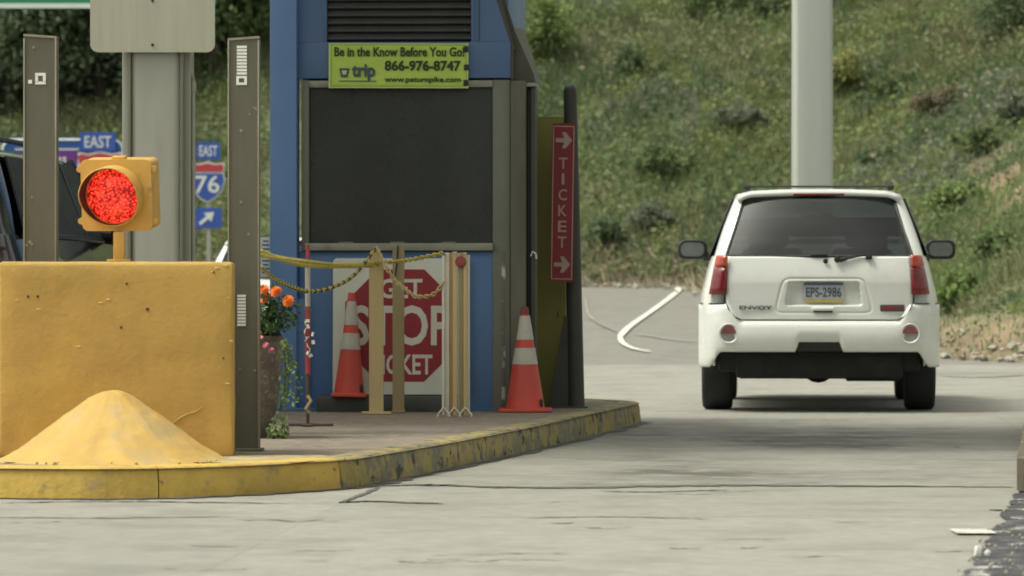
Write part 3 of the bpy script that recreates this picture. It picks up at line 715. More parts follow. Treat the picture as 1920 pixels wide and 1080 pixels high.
for k in range(len(bounds)-1):
    a_, c_ = bounds[k], bounds[k+1]
    worn = k >= 5
    curb_piece(a_, c_, M['curb_worn'] if worn else M['curb'], 1.8 if worn else .7)
for k in range(36, 138, 6):
    seg0 = path[k:k+7]; strip('base_grime', [q + Vector((random.uniform(0, .012), random.uniform(-.012, 0), 0)) for q in seg0], [random.uniform(.05, .15) for _ in seg0], M['tar'], isl, z=.005, jag=.5).pop('kind')
b = MB()
for k in range(70):
    q = ground_at(random.uniform(1815, 1925), random.uniform(935, 1090)); q.x += random.gauss(0, .02)
    if q.x < -.045*0 + np.interp(q.y, [15, 16.8, 18.06, 20.5], [1.6, 1.85, 2.08, 2.46])-.05: continue
    bmesh.ops.create_icosphere(b.bm, subdivisions=1, radius=random.uniform(.003, .009), matrix=Matrix.Translation((q.x, q.y, .012)))
tag(b.build('gravel', M['rock'], ang=20), 'loose pale gravel on the broken dark tarmac at bottom right', 'gravel', kind='stuff')
# right island nose
b = MB()
ri = [(2.455, 20.75), (2.475, 20.66), (2.62, 20.55), (4.5, 20.5), (4.9, 30), (4.2, 33), (3.95, 32.5)]
nri = MB(); nri.prism([(x, y) for x, y in ri], 0, .17, .015, plane='xy'); o = nri.build('side_island', M['curb_dark']); o['kind'] = 'structure'
# litter
lt = ground_at(1834, 1048)
b = MB(); b.box((0, 0, .02), (.028, .015, .042), .006, rot=(0, .2, .3)); b.box((.035, .0, .014), (.02, .015, .024), .006, rot=(0, .5, 0))
tag(b.build('litter', M['sticker'], loc=(lt.x, lt.y, .008)), 'small white scrap of litter on the broken tarmac at bottom right', 'litter')

# ============================================================ YELLOW BLOCK, MOUND, SIGNAL
bx0, bx1 = (-3-960)/F*21.5, (438-960)/F*21.5
bw = bx1-bx0; bc = (bx0+bx1)/2
blk = MB(); zt = CH+(HY-491)/F*21.5
blk.box((0, .3, (zt-.14)/2), (bw, .6, zt-.14), .022, 3)
bmesh.ops.subdivide_edges(blk.bm, edges=[e for e in blk.bm.edges if e.calc_length() > .3], cuts=14, use_grid_fill=True)
for v in blk.bm.verts:
    v.co += Vector((random.gauss(0, .0012), random.gauss(0, .0014), random.gauss(0, .0012)))
ob = blk.build('crash_block', M['yellow'], loc=(bc, 21.5, .14)); ob.rotation_euler = (0, 0, R(3.2))
tag(ob, 'big yellow painted concrete block on the front of the island', 'concrete block')
for (qx, qy, qr) in [(239, 532, 2.2), (278, 580, 3.2), (229, 614, 2.6), (55, 556, 2.4), (73, 556, 2.4), (402, 510, 2.0), (420, 672, 1.8)]:
    b = MB(); s0 = F/21.5; b.lathe([(qr/s0*.5, .0), (qr/s0, -.0025), (qr/s0*1.1, .001)], ((qx-219)/s0, -.001, zt-.14-(qy-491)/s0), 8, 'y'); b.build('pit', M['rust'], ob)
def facept(px, py, off=-.002): return Vector(((px-219)/(F/21.5), off, zt-.14-(py-491)/(F/21.5)))
b = MB(); b.tube([facept(322, 797), facept(338, 784), facept(352, 776), facept(366, 773), (facept(381, 763))], [.0015, .003, .0025, .003, .001], 5); b.build('paint_crack', M['sand'], ob)
for (qx, qy, n_) in [(408, 503, 5), (400, 510, 4), (425, 498, 5), (190, 568, 6), (205, 562, 5), (35, 563, 5), (75, 580, 4), (434, 640, 4), (430, 560, 3), (330, 700, 4), (428, 720, 5), (150, 650, 4), (395, 690, 3)]:
    b = MB(); r_ = bmesh.ops.create_icosphere(b.bm, subdivisions=2, radius=.004+.002*n_/2, matrix=Matrix.Translation(facept(qx, qy, .001)) @ Matrix.Diagonal((random.uniform(1, 2.2), .35, random.uniform(.5, 1.1), 1)))
    b.build('paint_chip', M['sand'] if n_ > 3 else M['yellow'], ob)
# mound
def mound(name, cx, cy, rx, ry, h, mat, label, power=1.25, parent=None, nx=90, ny=40):
    rows = []
    for j in range(ny+1):
        r_ = []
        for i in range(nx):
            t = 2*math.pi*i/nx; rr = j/ny; re_ = math.sqrt((rr*rr+.02)/1.02)
            x, y = rx*rr*math.cos(t), ry*rr*math.sin(t)
            s = 1-re_; zz = h*(3*s*s-2*s**3)*(.45)+h*s*.55
            if rr < .12: zz -= h*.0
            nn = float(fnoise(np.array(x+cx), np.array(y+cy), 9, 5)-.5)*.022*min(1, s*6+.15)
            nn += float(fnoise(np.array(x+cx), np.array(y+cy), 30, 7)-.5)*.006*min(1, s*6+.2)
            er = 1 + .06*float(fnoise(np.array(math.cos(t)*2), np.array(math.sin(t)*2), 1.5, 9)-.5)*2
            r_.append((x*er, y*er, zz+nn))
        rows.append(r_)
    b = MB(); b.grid(rows, close=True); bmesh.ops.remove_doubles(b.bm, verts=b.bm.verts, dist=.0005)
    o = b.build(name, mat, parent, ang=60, loc=(cx, cy, .142)); return tag(o, label, 'concrete mound')
mp = Wp(212, 868, 21.25)
mound('concrete_mound', mp.x, 21.22, .585, .62, .385, M['mound'], 'worn yellow cone-shaped mound against the foot of the block')
m2 = Wp(128, 868, 20.72)
mound('concrete_lump', m2.x, 20.78, .15, .12, .075, M['yellow'], 'small smooth yellow lump in front of the larger mound', nx=40, ny=12)
b = MB()
for k in range(36):
    a_ = random.uniform(3.3, 6.1); rr = random.uniform(.93, 1.12); cx_, cy_ = mp.x+.585*rr*math.cos(a_), 21.22+.62*rr*math.sin(a_)
    if cy_ < 20.62: continue
    r_ = bmesh.ops.create_icosphere(b.bm, subdivisions=1, radius=random.uniform(.004, .011), matrix=Matrix.Translation((cx_, cy_, .15)))
tag(b.build('crumbs', M['sand'], ang=20), 'loose yellow crumbs around the foot of the mound', 'crumbs', kind='stuff')
# signal
SY = 21.75; s_ = F/SY; root = Wp(222, 491, SY); root.z = zt+.002
sig = empty('traffic_signal', root, 0, 'yellow traffic signal with lit red lens standing on the yellow block', 'traffic signal')
b = MB(); b.box((0, .05, .0775), (.058, .05, .155), .008); b.box((0, .05, .006), (.12, .1, .012), .003); b.build('bracket_post', M['sigyel'], sig)
hx = (218-222)/s_; hz = (491-366)/s_
ht = empty('signal_head', (0, 0, 0)); bpy.data.objects.remove(ht)
Mh = Matrix.Translation((hx, .04, hz)) @ Euler((R(7), 0, R(-9))).to_matrix().to_4x4()
def at(o, m): o.matrix_local = m; return o
hw = 136/s_
b = MB(); b.prism(rrect(hw, hw*.97, .03), 0, .16, .012); b.prism(rrect(hw*1.0, hw*.99, .03), -.012, -.001, .004)
for sx in (-1, 1):
    for sz in (-1, 1): b.cyl((sx*hw*.52, -.004, sz*hw*.36), (sx*hw*.52, .02, sz*hw*.36), .017, seg=10)
b.box((0, .07, hw*.5), (.07, .06, .02), .006)
b.cyl((.118, -.0135, .115), (.118, -.011, .115), .008, seg=8); hd = at(b.build('housing', M['sigyel'], sig), Mh)
b = MB(); rv = .156
prof = []
b.lathe([(rv, -.002), (rv, -.135), (rv-.004, -.137), (rv-.006, -.135), (rv-.006, -.002)], (-.012, -.012, 0), 48, 'y', cap=False)
vz = [v for v in b.bm.verts]
for v in vz:                     # visor is longer at the top than at the bottom
    if v.co.y < -.1: v.co.y += .085*max(0, (-v.co.z/rv+.1))
b.build('visor', [M['sigyel']], hd)
b = MB(); b.lathe([(rv-.008, -.130), (rv-.008, -.004)], (-.012, -.012, 0), 48, 'y', cap=False)
for v in b.bm.verts:
    if v.co.y < -.1: v.co.y += .085*max(0, (-v.co.z/rv+.1))
b.build('visor_lining', M['sigdark'], hd)
b = MB(); rl = .142
b.lathe([(.001, -.05), (rl*.35, -.047), (rl*.7, -.038), (rl*.93, -.024), (rl, -.014), (rl, -.005)], (-.012, -.002, 0), 40, 'y'); b.build('lens', M['lens_lit'], hd)
# brown sensor posts
def brown_post(px0, px1, pyt, Y, label, tilt, stickers, marks):
    s = F/Y; wd_ = (px1-px0)/s; p = Wp((px0+px1)/2, HY+.9*s, Y); h = CH+(HY-pyt)/s-.15
    o = empty('sensor_post', (p.x, Y, .145), 0, label, 'steel post', 'brown steel sensor posts on the island')
    b = MB()
    pr = [(-wd_/2, 0), (wd_/2, 0), (wd_/2, h+tilt/2), (-wd_/2, h-tilt/2)]
    b.prism(pr, 0, .11, .004); b.build('post_body', M['brown'], o)
    b = MB()
    for sx in (-1, 1): b.box((sx*(wd_/2-.004), -.004, h/2), (.008, .006, h-.02), .001)
    b.hexa([Vector(q) for q in ((-wd_/2, -.006, h-tilt/2-.006), (wd_/2, -.006, h+tilt/2-.006), (wd_/2, .115, h+tilt/2-.006), (-wd_/2, .115, h-tilt/2-.006), (-wd_/2, -.006, h-tilt/2+.006), (wd_/2, -.006, h+tilt/2+.006), (wd_/2, .115, h+tilt/2+.006), (-wd_/2, .115, h-tilt/2+.006))])
    b.build('edge_trim', M['brown_edge'], o)
    b = MB(); b.box((0, .055, .006), (wd_+.04, .16, .012), .003); b.build('base_plate', M['brown'], o)
    loc = lambda x, y: ((x-(px0+px1)/2)/s, (HY+.9*s-y)/s-.0)
    for (x0, y0, x1, y1) in stickers:
        (a0, c0), (a1, c1) = loc(x0, y0), loc(x1, y1)
        b = MB(); b.box(((a0+a1)/2, -.002, (c0+c1)/2), (abs(a1-a0), .003, abs(c1-c0))); b.build('sticker', M['sticker'], o)
    for (x, y, r) in marks:
        a0, c0 = loc(x, y); b = MB(); b.cyl((a0, -.003, c0), (a0, .002, c0), r/s, seg=8); b.build('rivet', M['brown_edge'], o)
    return o
st = []
for k in range(9): st.append((444, 84+k*6.2, 463, 88.6+k*6.2))
st += [(443, 140.5, 463, 145), (443, 153, 463, 157.5), (443, 145, 448, 153), (458, 145, 463, 153)]
for k in range(10): st.append((445, 551+k*6, 461, 555.3+k*6))
brown_post(427, 486, 70, 22.25, 'brown steel post with white bar stickers, right of the yellow block', .012, st, [(477, 200, 2), (480, 203, 2), (468, 212, 2), (452, 243, 3), (452, 377, 2.5), (466, 437, 2.5), (484, 290, 2), (484, 150, 2), (478, 693, 2.5), (484, 350, 2), (450, 690, 2)])
brown_post(44, 106, 66, 22.25, 'brown steel post with one small square sticker, left of the signal', -.012, [(66, 135, 86, 140.5), (66, 151, 86, 156.5), (66, 140, 71.5, 152), (80.5, 140, 86, 152), (53, 148, 60, 155)], [(63, 87, 2.5), (60, 368, 2), (56, 452, 3.2), (60, 456, 2.4), (50, 458, 2.4)])
# grey column + sign back
CY = 24.6; s = F/CY
colm = empty('canopy_column', (Wp(296, 0, CY).x, CY, .145), 0, 'thick grey metal column standing behind the yellow block', 'column')
b = MB(); b.prism(rrect(100/s, .32, .055, 6, 0, 0), 0, 5.0, 0, plane='xy'); b.build('shaft', M['galv'], colm, ang=30)
b = MB()
for sx in (-1, 1): b.box((sx*57/s, .03, 2.5), (14/s, .26, 5.0), .008)
b.build('side_channel', M['galv'], colm)
b = MB()
for sx in (-1, 1): b.box((sx*49/s, -.02, 2.5), (6/s, .30, 4.98), .002)
b.build('groove', M['galv_dark'], colm)
b = MB(); cz = lambda y: CH+(HY-y)/s-.145
b.tube([(68/s, -.06, 0), (68/s, -.06, cz(150))], .011, 10); b.tube([(68/s, -.06, cz(150)), (63/s, -.04, cz(140)), (60/s, 0, cz(132))], .011, 8)
b.cyl((68/s, -.06, cz(172)), (68/s, -.06, cz(155)), .017, seg=10); b.cyl((68/s, -.06, cz(320)), (68/s, -.06, cz(300)), .016, seg=10); b.build('conduit', M['galv'], colm)
sb = empty('road_sign', (Wp(286, 98, CY-.2).x, CY-.2, CH+(HY-98)/F*(CY-.2)), 0, 'back of a blank grey road sign high on the grey column', 'sign')
hh = .95; b = MB(); b.prism(rrect(232/s, hh, .045, 5, 0, hh/2), 0, .006, .001); b.build('sign_panel', M['signback'], sb)
for z_ in (14/s, 96/s, .85):
    b = MB(); b.cyl((0, -.006, z_), (0, .035, z_), .008, seg=10); b.build('bolt', M['black'], sb)
b = MB(); b.box((0, .025, 14/s), (.3, .03, .04)); b.box((0, .025, .85), (.3, .03, .04)); b.build('bracket', M['galv'], sb)

# ============================================================ BOOTH
BY = 29.0; BS = F/BY
bth = empty('toll_booth', (Wp(750, 0, BY).x, BY, 0.14), R(-3.0), 'blue toll booth with a large dark window and louvred roof vent', 'toll booth')
def bl(px, py): return ((px-750)/BS, CH+(HY-py)/BS-.14)
def bpanel(name, px0, py0, px1, py1, y0, y1, mat, bev=.003, parent=bth):
    x0, z1 = bl(px0, py0); x1, z0 = bl(px1, py1); z0 = max(z0, 0)
    b = MB(); b.box(((x0+x1)/2, (y0+y1)/2, (z0+z1)/2), (x1-x0, y1-y0, z1-z0), bev); return b.build(name, mat, parent)
bpanel('wall', 560, 471, 941, 775, .0, .10, M['blue'])
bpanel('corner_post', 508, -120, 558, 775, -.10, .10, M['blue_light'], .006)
bpanel('wall_return', 528, 560, 578, 775, -.05, -.001+.0, M['blue'], .003)
bpanel('kick_plate', 600, 741, 835, 772, -.26, -.002, M['louver'], .004)
bpanel('base_step', 520, 764, 600, 775, -.16, -.003, M['blue_mid'])
bpanel('window_frame', 565, 150, 579, 470, -.02, .05, M['alu_green'], .003)
bpanel('window_frame', 579, 151, 924, 164, -.02, .05, M['alu'], .003)
bpanel('window_sill', 572, 456, 925, 470, -.05, .05, M['alu'], .004)
x0, z1 = bl(579, 164); x1, z0 = bl(923, 456)
b = MB(); b.box(((x0+x1)/2, .03, (z0+z1)/2), (x1-x0-.002, .012, z1-z0-.002)); b.build('window_pane', M['screen'], bth)
for k in range(3):
    b = MB(); b.box((0, 0, 0), (.10, .004, .006)); o = b.build('pane_clip', M['alu'], bth); o.location = (x0+.25+k*.35, .02, z0+.006)
bpanel('pilaster', 924, 150, 957, 775, -.01, .14, M['alu_green'], .004)
bpanel('flaking_edge', 941, 470, 948, 775, -.014, -.0105, M['flake'], .001)
bpanel('side_post', 958, 152, 987, 775, -.04, .20, M['brown'], .006)
bpanel('door_gap', 987, 160, 996, 775, .05, .5, M['black'], .002)
bpanel('door_edge', 996, 166, 1004, 775, .0, .3, M['darkpost'], .003)
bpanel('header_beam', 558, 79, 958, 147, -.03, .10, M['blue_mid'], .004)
# upper fascia: side panels and tapered right edge
pts = [bl(*q) for q in [(558, 79), (611, 79), (611, -90), (558, -90)]]; b = MB(); b.prism(pts, -.02, .08, .002); b.build('fascia_panel', M['blue_mid'], bth)
pts = [bl(*q) for q in [(886, 79), (957, 79), (931, 0), (905, -90), (886, -90)]]; b = MB(); b.prism(pts, -.02, .08, .002); b.build('fascia_panel', M['blue_mid'], bth)
b = MB(); x_, z0_ = bl(899, 78); _, z1_ = bl(899, -60); b.box((x_, -.024, (z0_+z1_)/2), (.006, .008, z1_-z0_)); b.build('seam', M['louver'], bth)
# sloped roof flank going back
A = [bl(958, 150), bl(1003, 158), bl(945, 0), bl(931, 0), bl(905, -90), bl(919, -90)]
b = MB()
(xa, za), (xb, zb_) = bl(958, 92), bl(905, -90)
b.hexa([Vector(q) for q in ((xa, -.02, bl(0, 150)[1]), (xa+.02, -.02, bl(0, 150)[1]), (xa+.05, 2.3, bl(0, 150)[1]), (xa, 2.3, bl(0, 150)[1]), (xa, -.02, za), (xa+.02, -.02, za), (xa+.05, 2.3, za), (xa, 2.3, za))])
b.hexa([Vector(q) for q in ((xa, -.019, za), (xa+.03, -.019, za-.01), (xa+.12, 2.3, za-.2), (xa, 2.3, za), (xb, -.019, zb_), (xb+.04, -.019, zb_), (xb+.05, 2.3, zb_), (xb, 2.3, zb_))])
b.build('roof_flank', M['olive_dark'], bth)
pts = [bl(*q) for q in [(957, 152), (1004, 160), (1001, 140), (966, 60), (944, -10), (932, -10), (958, 90)]]
b = MB(); b.prism(pts, .02, .10, .003); b.build('roof_side_panel', M['olive_dark'], bth)
bpanel('gutter', 985, 156, 1006, 163, -.02, .35, M['alu'], .002)
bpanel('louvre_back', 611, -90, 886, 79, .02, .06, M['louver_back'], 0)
for k in range(11):
    yy = 74-k*14.6; x_, z_ = bl(748.5, yy); b = MB(); b.box((0, 0, 0), (272/BS, .006, .050), .001, rot=(R(-38), 0, 0)); o = b.build('louvre_slat', M['louver'], bth); o.location = (x_, -.002, z_+.02)
bpanel('vent_frame', 607, -90, 613, 80, -.03, .02, M['blue_mid'], .002); bpanel('vent_frame', 884, -90, 890, 80, -.03, .02, M['blue_mid'], .002)
# shell behind
x0, _ = bl(560, 0); x1, _ = bl(955, 0)
b = MB(); b.box(((x0+x1)/2, 1.25, 1.5), (x1-x0-.02, 2.28, 3.0), .01); b.build('rear_shell', M['blue_mid'], bth)
b = MB(); b.hexa([Vector(q) for q in ((x0-.1, -.05, 3.02), (x1-.12, -.05, 3.02), (x1-.02, 2.4, 3.02), (x0-.1, 2.4, 3.02), (x0+.2, .2, 3.5), (x1-.4, .2, 3.5), (x1-.4, 2.2, 3.5), (x0+.2, 2.2, 3.5))], .01); b.build('roof', M['louver'], bth)
# little hook
b = MB(); xh, zh = bl(1000, 480); b.tube([(xh-.015, -.03, zh), (xh, -.05, zh+.03), (xh+.02, -.05, zh+.015), (xh+.025, -.05, zh-.02)], .005, 6); b.build('hook', M['sticker'], bth)
# banner
bn = empty('banner', (0, 0, 0), 0, 'lime green telephone banner hung across the top of the booth window', 'banner')
bn.parent = None
def bw_(px, py, off): # booth-plane point in world
    x, z = bl(px, py); v = Matrix.Rotation(R(-3.0), 3, 'Z') @ Vector((x, off, z)); return v + bth.location
bn.location = bw_(748.5, 124, -.055); bn.rotation_euler = (0, R(.25), R(-3.0))
def nb(px, py): return ((px-748.5)/BS, (124-py)/BS)
W2, H2 = 262/BS, 84/BS
b = MB(); rows = []
for j in range(9):
    rows.append([(-W2/2+W2*i/30, .004*math.sin(i*.9+j*.5)*math.sin(i*.37), -H2/2+H2*j/8) for i in range(31)])
b.grid(rows); o = b.build('sheet', M['banner'], bn); sm = o.modifiers.new('s', 'SOLIDIFY'); sm.thickness = .003; sm.offset = 1
for (cx_, cz_, w_, h_) in ((0, H2/2-.004, W2, .008), (0, -H2/2+.004, W2, .008), (-W2/2+.006, 0, .012, H2-.016), (W2/2-.005, 0, .008, H2-.016)):
    b = MB(); b.box((cx_, -.007, cz_), (w_, .002, h_)); b.build('hem', M['banner_edge'], bn)
text('Be in the Know Before You Go!', 244/BS, 18/BS, M['ink'], bn, (nb(750, 0)[0], -.008, nb(0, 98)[1]), off=.028)
text('866-976-8747', 143/BS, 20/BS, M['ink'], bn, (nb(794, 0)[0], -.008, nb(0, 124)[1]), off=.035)
text('www.paturnpike.com', 143/BS, 13/BS, M['ink'], bn, (nb(794, 0)[0], -.008, nb(0, 151)[1]), off=.028)
text('trip', 44/BS, 32/BS, M['ink_blue'], bn, (nb(683, 0)[0], -.008, nb(0, 137)[1]), off=.035)
b = MB(); kx, kz = nb(647, 137); k_ = 1/BS
b.prism([(kx-10*k_, kz+8*k_), (kx+10*k_, kz+8*k_), (kx+6*k_, kz-9*k_), (kx-6*k_, kz-9*k_)], -.009, -.0065); b.build('keystone_mark', M['ink_blue'], bn)
b = MB(); b.prism([(kx-5*k_, kz+4*k_), (kx+5*k_, kz+4*k_), (kx+3*k_, kz-4*k_), (kx-3*k_, kz-4*k_)], -.0105, -.0092); b.build('keystone_mark', M['banner_edge'], bn)
b = MB(); b.box((nb(672, 0)[0], -.008, nb(0, 153)[1]), (70*k_, .002, .006)); b.build('underline', M['ink_blue'], bn)
for (qx, qy) in ((875, 93), (876, 127), (875, 156)):
    b = MB(); a_, c_ = nb(qx, qy); b.box((a_, -.009, c_), (9/BS, .008, 11/BS), .002); b.build('clip', M['black'], bn)
# stop board
sg = empty('stop_sign_board', bw_(753.5, 740, -.085), 0, 'white board with red GET STOP TICKET octagon leaning on the booth wall', 'sign')
sg.rotation_euler = (R(-2), 0, R(-3.0))
q_ = lambda x, y: ((x-753.5)/BS, (740-y)/BS)
b = MB(); b.prism(rrect(256/BS, 255/BS, .028, 5, 0, 128.5/BS), 0, .012, .002); b.build('board', M['board'], sg)
oc = 105/BS/math.cos(R(22.5)); c_ = q_(753.5, 610)
b = MB(); b.prism([(oc*math.cos(R(22.5+45*i)), c_[1]+oc*math.sin(R(22.5+45*i))) for i in range(8)], -.003, -.0005); b.build('octagon', M['stop_red'], sg)
text('GET', 80/BS, 37/BS, M['legend'], sg, (0, -.0045, q_(0, 541)[1]), off=.022)
text('STOP', 186/BS, 76/BS, M['legend'], sg, (.0, -.0045, q_(0, 610)[1]), off=.022)
text('TICKET', 118/BS, 38/BS, M['legend'], sg, (.0, -.0045, q_(0, 683)[1]), off=.022)

# white notice on the booth's left flank
nt_ = empty('notice_plate', bw_(499, 482, -.05), 0, 'small white notice with lines of print at the left edge of the booth', 'notice'); nt_.rotation_euler = (0, 0, R(-3.0))
b = MB(); b.box((0, 0, 0), (22/BS, .012, 74/BS), .002); b.build('plate', M['paper'], nt_)
for k in range(9):
    b = MB(); b.box((0, -.0075, (30-k*7.4)/BS), ((14 if k % 3 else 10)/BS, .002, 2.4/BS)); b.build('print_line', M['ink_blue'], nt_)

# ---- right of the booth: olive panel, round post with brace, TICKET sign
op = empty('steel_screen', (Wp(1032, 0, 29.9).x, 29.9, .142), R(-2), 'olive yellow steel panel standing between booth and dark post', 'panel')
s = F/29.9; zz = lambda y: CH+(HY-y)/s-.142
b = MB(); b.box((0, .05, zz(218)/2), (58/s, .10, zz(218)), .006); b.build('panel_sheet', M['olive'], op)
b = MB(); b.box((-26/s, -.003, zz(218)/2), (4/s, .006, zz(218)-.02)); b.build('edge_rib', M['olive'], op)
b = MB(); b.box((14/s, -.002, zz(590)), (.006, .003, .045), .001); b.build('slot', M['black'], op)
PYY = 29.7; s = F/PYY; zz = lambda y: CH+(HY-y)/s-.142
ps = empty('guard_post', (Wp(1080, 0, PYY).x, PYY, .142), 0, 'dark round-topped steel post with a triangular brace at the island end', 'post')
top = zz(158); b = MB(); cx_t = -11/s
pts = []; prof_r = []
for t in np.linspace(0, 1, 10): pts.append((cx_t*t, 0, (top-.045)*t)); prof_r.append(16.5/s-(4/s)*t)
rt = prof_r[-1]
for a_ in (20, 40, 60, 80): pts.append((cx_t, 0, top-.045+rt*math.sin(R(a_)))); prof_r.append(max(.002, rt*math.cos(R(a_))))
b.tube(pts, prof_r, 20); b.build('post_shaft', M['darkpost'], ps)
b = MB(); xx = lambda x: (x-1080)/s
b.prism([(xx(1028), 0), (xx(1080), 0), (xx(1072), zz(590)), (xx(1058), zz(592))], .0-.03, .03, .003); b.build('brace', M['darkpost'], ps)
b = MB(); b.box((xx(1060), 0, .006), (84/s, .22, .012), .002); b.build('base_plate', M['darkpost'], ps)
TS = empty('ticket_sign', Wp(1055, 380, 29.55), 0, 'tall narrow red TICKET sign with an arrow above and below the word', 'sign'); TS.rotation_euler = (0, R(.9), R(-4))
s = F/29.55; b = MB(); b.prism(rrect(43/s, 298/s, .012, 3), 0, .008, .001); b.build('panel', M['red_sign'], TS)
b = MB()
for sx in (-1, 1): b.box((sx*19/s, -.0015, 0), (1.8/s, .002, 286/s))
for sz in (-1, 1): b.box((0, -.0015, sz*143/s), (39.6/s, .002, 1.8/s))
b.build('border', M['pink_line'], TS)
for i, ch in enumerate('TICKET'): text(ch, (5 if ch == 'I' else 16)/s, 21/s, M['pink_line'], TS, (0, -.0025, (380-306-i*29.6)/s), off=.01)
for yy in (263, 496):
    b = MB(); z_ = (380-yy)/s; u = 1/s
    b.prism([(-15*u, z_+4*u), (1*u, z_+4*u), (-3*u, z_+15*u), (4*u, z_+15*u), (16*u, z_), (4*u, z_-15*u), (-3*u, z_-15*u), (1*u, z_-4*u), (-15*u, z_-4*u)], -.003, -.001); b.build('arrow', M['pink_line'], TS)
b = MB(); b.box((.02, .025, .3), (.03, .04, .03)); b.box((.02, .025, -.3), (.03, .04, .03)); b.build('bracket', M['darkpost'], TS)

# ---- traffic cones
def cone(loc, label, base_w, tiltx, tilty, H_=.70, rb=.135):
    o = empty('traffic_cone', loc, 0, label, 'traffic cone', 'orange traffic cones beside the booth'); o.rotation_euler = (tiltx, tilty, 0)
    rad = lambda z: rb + (.022-rb)*(z/H_)
    def band(nm, z0, z1, mat, ex=0):
        b = MB(); n = 4; pr = [(rad(z0)+ex-.006, z0)]+[(rad(z0+(z1-z0)*k/n)+ex, z0+(z1-z0)*k/n) for k in range(n+1)]+[(rad(z1)+ex-.006, z1)]
        b.lathe(pr, (0, 0, 0), 28); return b.build(nm, mat, o)
    band('body', .012, H_, M['cone']); band('reflective_collar', .32, .43, M['collar'], .003); band('reflective_collar', .485, .645, M['collar'], .003)
    band('tip', .655, H_+.004, M['cone_dk'] if base_w > .3 else M['cone'], .002)
    b = MB(); b.box((0, 0, .012), (base_w, base_w, .024), .006); b.build('base', M['cone'], o)
    b = MB(); b.box((rb*.8, -rb*.55, .06), (.022, .022, .05), .006); b.build('tape_scrap', M['black'], o)
    return o
p = Wp(984, 0, 29.25-.9)
cone((Wp(985, 0, 28.75).x, 28.75, .145), 'traffic cone with dark scuffed tip standing right of the booth wall', .36, 0, R(-.3))
cone((Wp(654, 0, 28.74).x, 28.78, .243), 'leaning traffic cone standing in front of the stop sign board', .24, R(-1.5), R(1.5), .70, .105)

# ---- boards, folded gate, pole, chains
def board(px0, px1, pyt, pyb, mat, label, pointed, foot):
    Y = min(F*.9/(pyb-HY), 28.55); s = F/Y; h = (HY+.9*s-pyt)/s; wv = (px1-px0)/s
    o = empty('stake', (Wp((px0+px1)/2, 0, Y).x, Y, .145), 0, label, 'stake')
    b = MB(); pts = [(-wv/2, .01), (wv/2, .01), (wv/2, h-(.10 if pointed else 0))] + ([(.01, h), (-.01, h)] if pointed else []) + [(-wv/2, h-(.10 if pointed else 0))]
    b.prism(pts, 0, .03, .003); b.build('board', mat, o)
    b = MB(); b.box((0, .015, .008), (wv+(.10 if foot else .01), .12, .016), .003); b.build('foot', mat, o)
    return o, Y
st1, Y1 = board(692, 719, 461, 775, M['tan'], 'cream pointed stake on a flat foot in front of the stop sign board', True, True)
st2, Y2 = board(736, 758, 462, 768, M['tan_dk'], 'khaki square-topped stake just right of the cream pointed stake', False, False)
gY = F*.9/(780-HY); s = F/gY
fg = empty('folding_gate', (Wp(855, 0, gY).x, gY, .145), 0, 'folded bundle of white, cream and orange barrier slats by the stop sign', 'folding gate')
sl_ = [(831, 4, 'white_slat', .0), (838, 7, 'white_slat', .02), (846, 6, 'orange_slat', .03), (853, 7, 'tan', .0), (860, 4, 'white_slat', .035), (866, 6, 'tan_dk', .02), (872, 5, 'tan', .0), (878, 5, 'white_slat', .03)]
for (cx_, w_, m_, yo) in sl_:
    b = MB(); hgt = (778-random.uniform(468, 478))/s
    b.box(((cx_-855)/s, yo, hgt/2+.01), (w_*1.2/s, .014, hgt), .002); b.build('slat', M[m_], fg)
for cx_ in (832, 852, 873):
    b = MB(); xx_ = (cx_-855)/s
    for sx in (-1, 1): b.tube([(xx_, -.01, .06), (xx_+sx*.015, -.015, .045), (xx_+sx*.035, -.02, .02), (xx_+sx*.042, -.02, .002)], .0055, 6)
    b.build('wire_foot', M['white_slat'], fg)
b = MB(); b.lathe([(.001, -.012), (.03, -.010), (.036, 0), (.03, .004)], ((864-855)/s, -.015, (778-487)/s), 16, 'y'); b.build('reflector', M['pole_red'], fg)
for k in range(3):
    b = MB(); b.cyl(((835+k*18-855)/s, -.014, (778-474)/s), ((835+k*18-855)/s, .04, (778-474)/s), .006, seg=8); b.build('pivot', M['galv'], fg)
pY = F*.9/(797-HY); s = F/pY
rp = empty('striped_pole', (Wp(577, 0, pY).x, pY, .145), 0, 'thin red and white pole on a flat cross foot holding up chains', 'pole')
def seg_(y0, y1, mat, r, nm='pole_section'):
    b = MB(); b.cyl((0, 0, (797-y1)/s), (0, 0, (797-y0)/s), r, seg=12); b.build(nm, M[mat], rp)
seg_(748, 797, 'rust', .011); seg_(700, 748, 'rust', .013); seg_(573, 700, 'pole_red', .0165); seg_(488, 573, 'pole_white', .0165); seg_(458, 488, 'pole_red', .013)
b = MB(); b.box((6/s, 0, .008), (84/s, .05, .014), .003); b.box((0, .02, .007), (.06, .3, .012), .003); b.build('foot', M['rust'], rp)
b = MB()
for k in range(14):
    a_ = k*2.4; b.box((.03*math.cos(a_)*(k % 3)*.6, -.02+.01*math.sin(a_), (797-600-k*5)/s), (.025, .003, .02), 0, rot=(a_, k, a_*.5))
b.build('torn_ribbon', M['sticker'], rp)
b = MB(); b.tube([(0, -.02, (797-740)/s), (.02, -.03, (797-750)/s), (-.01, -.03, (797-765)/s), (.01, -.02, (797-772)/s)], .012, 6); b.build('knot', M['tan_dk'], rp)

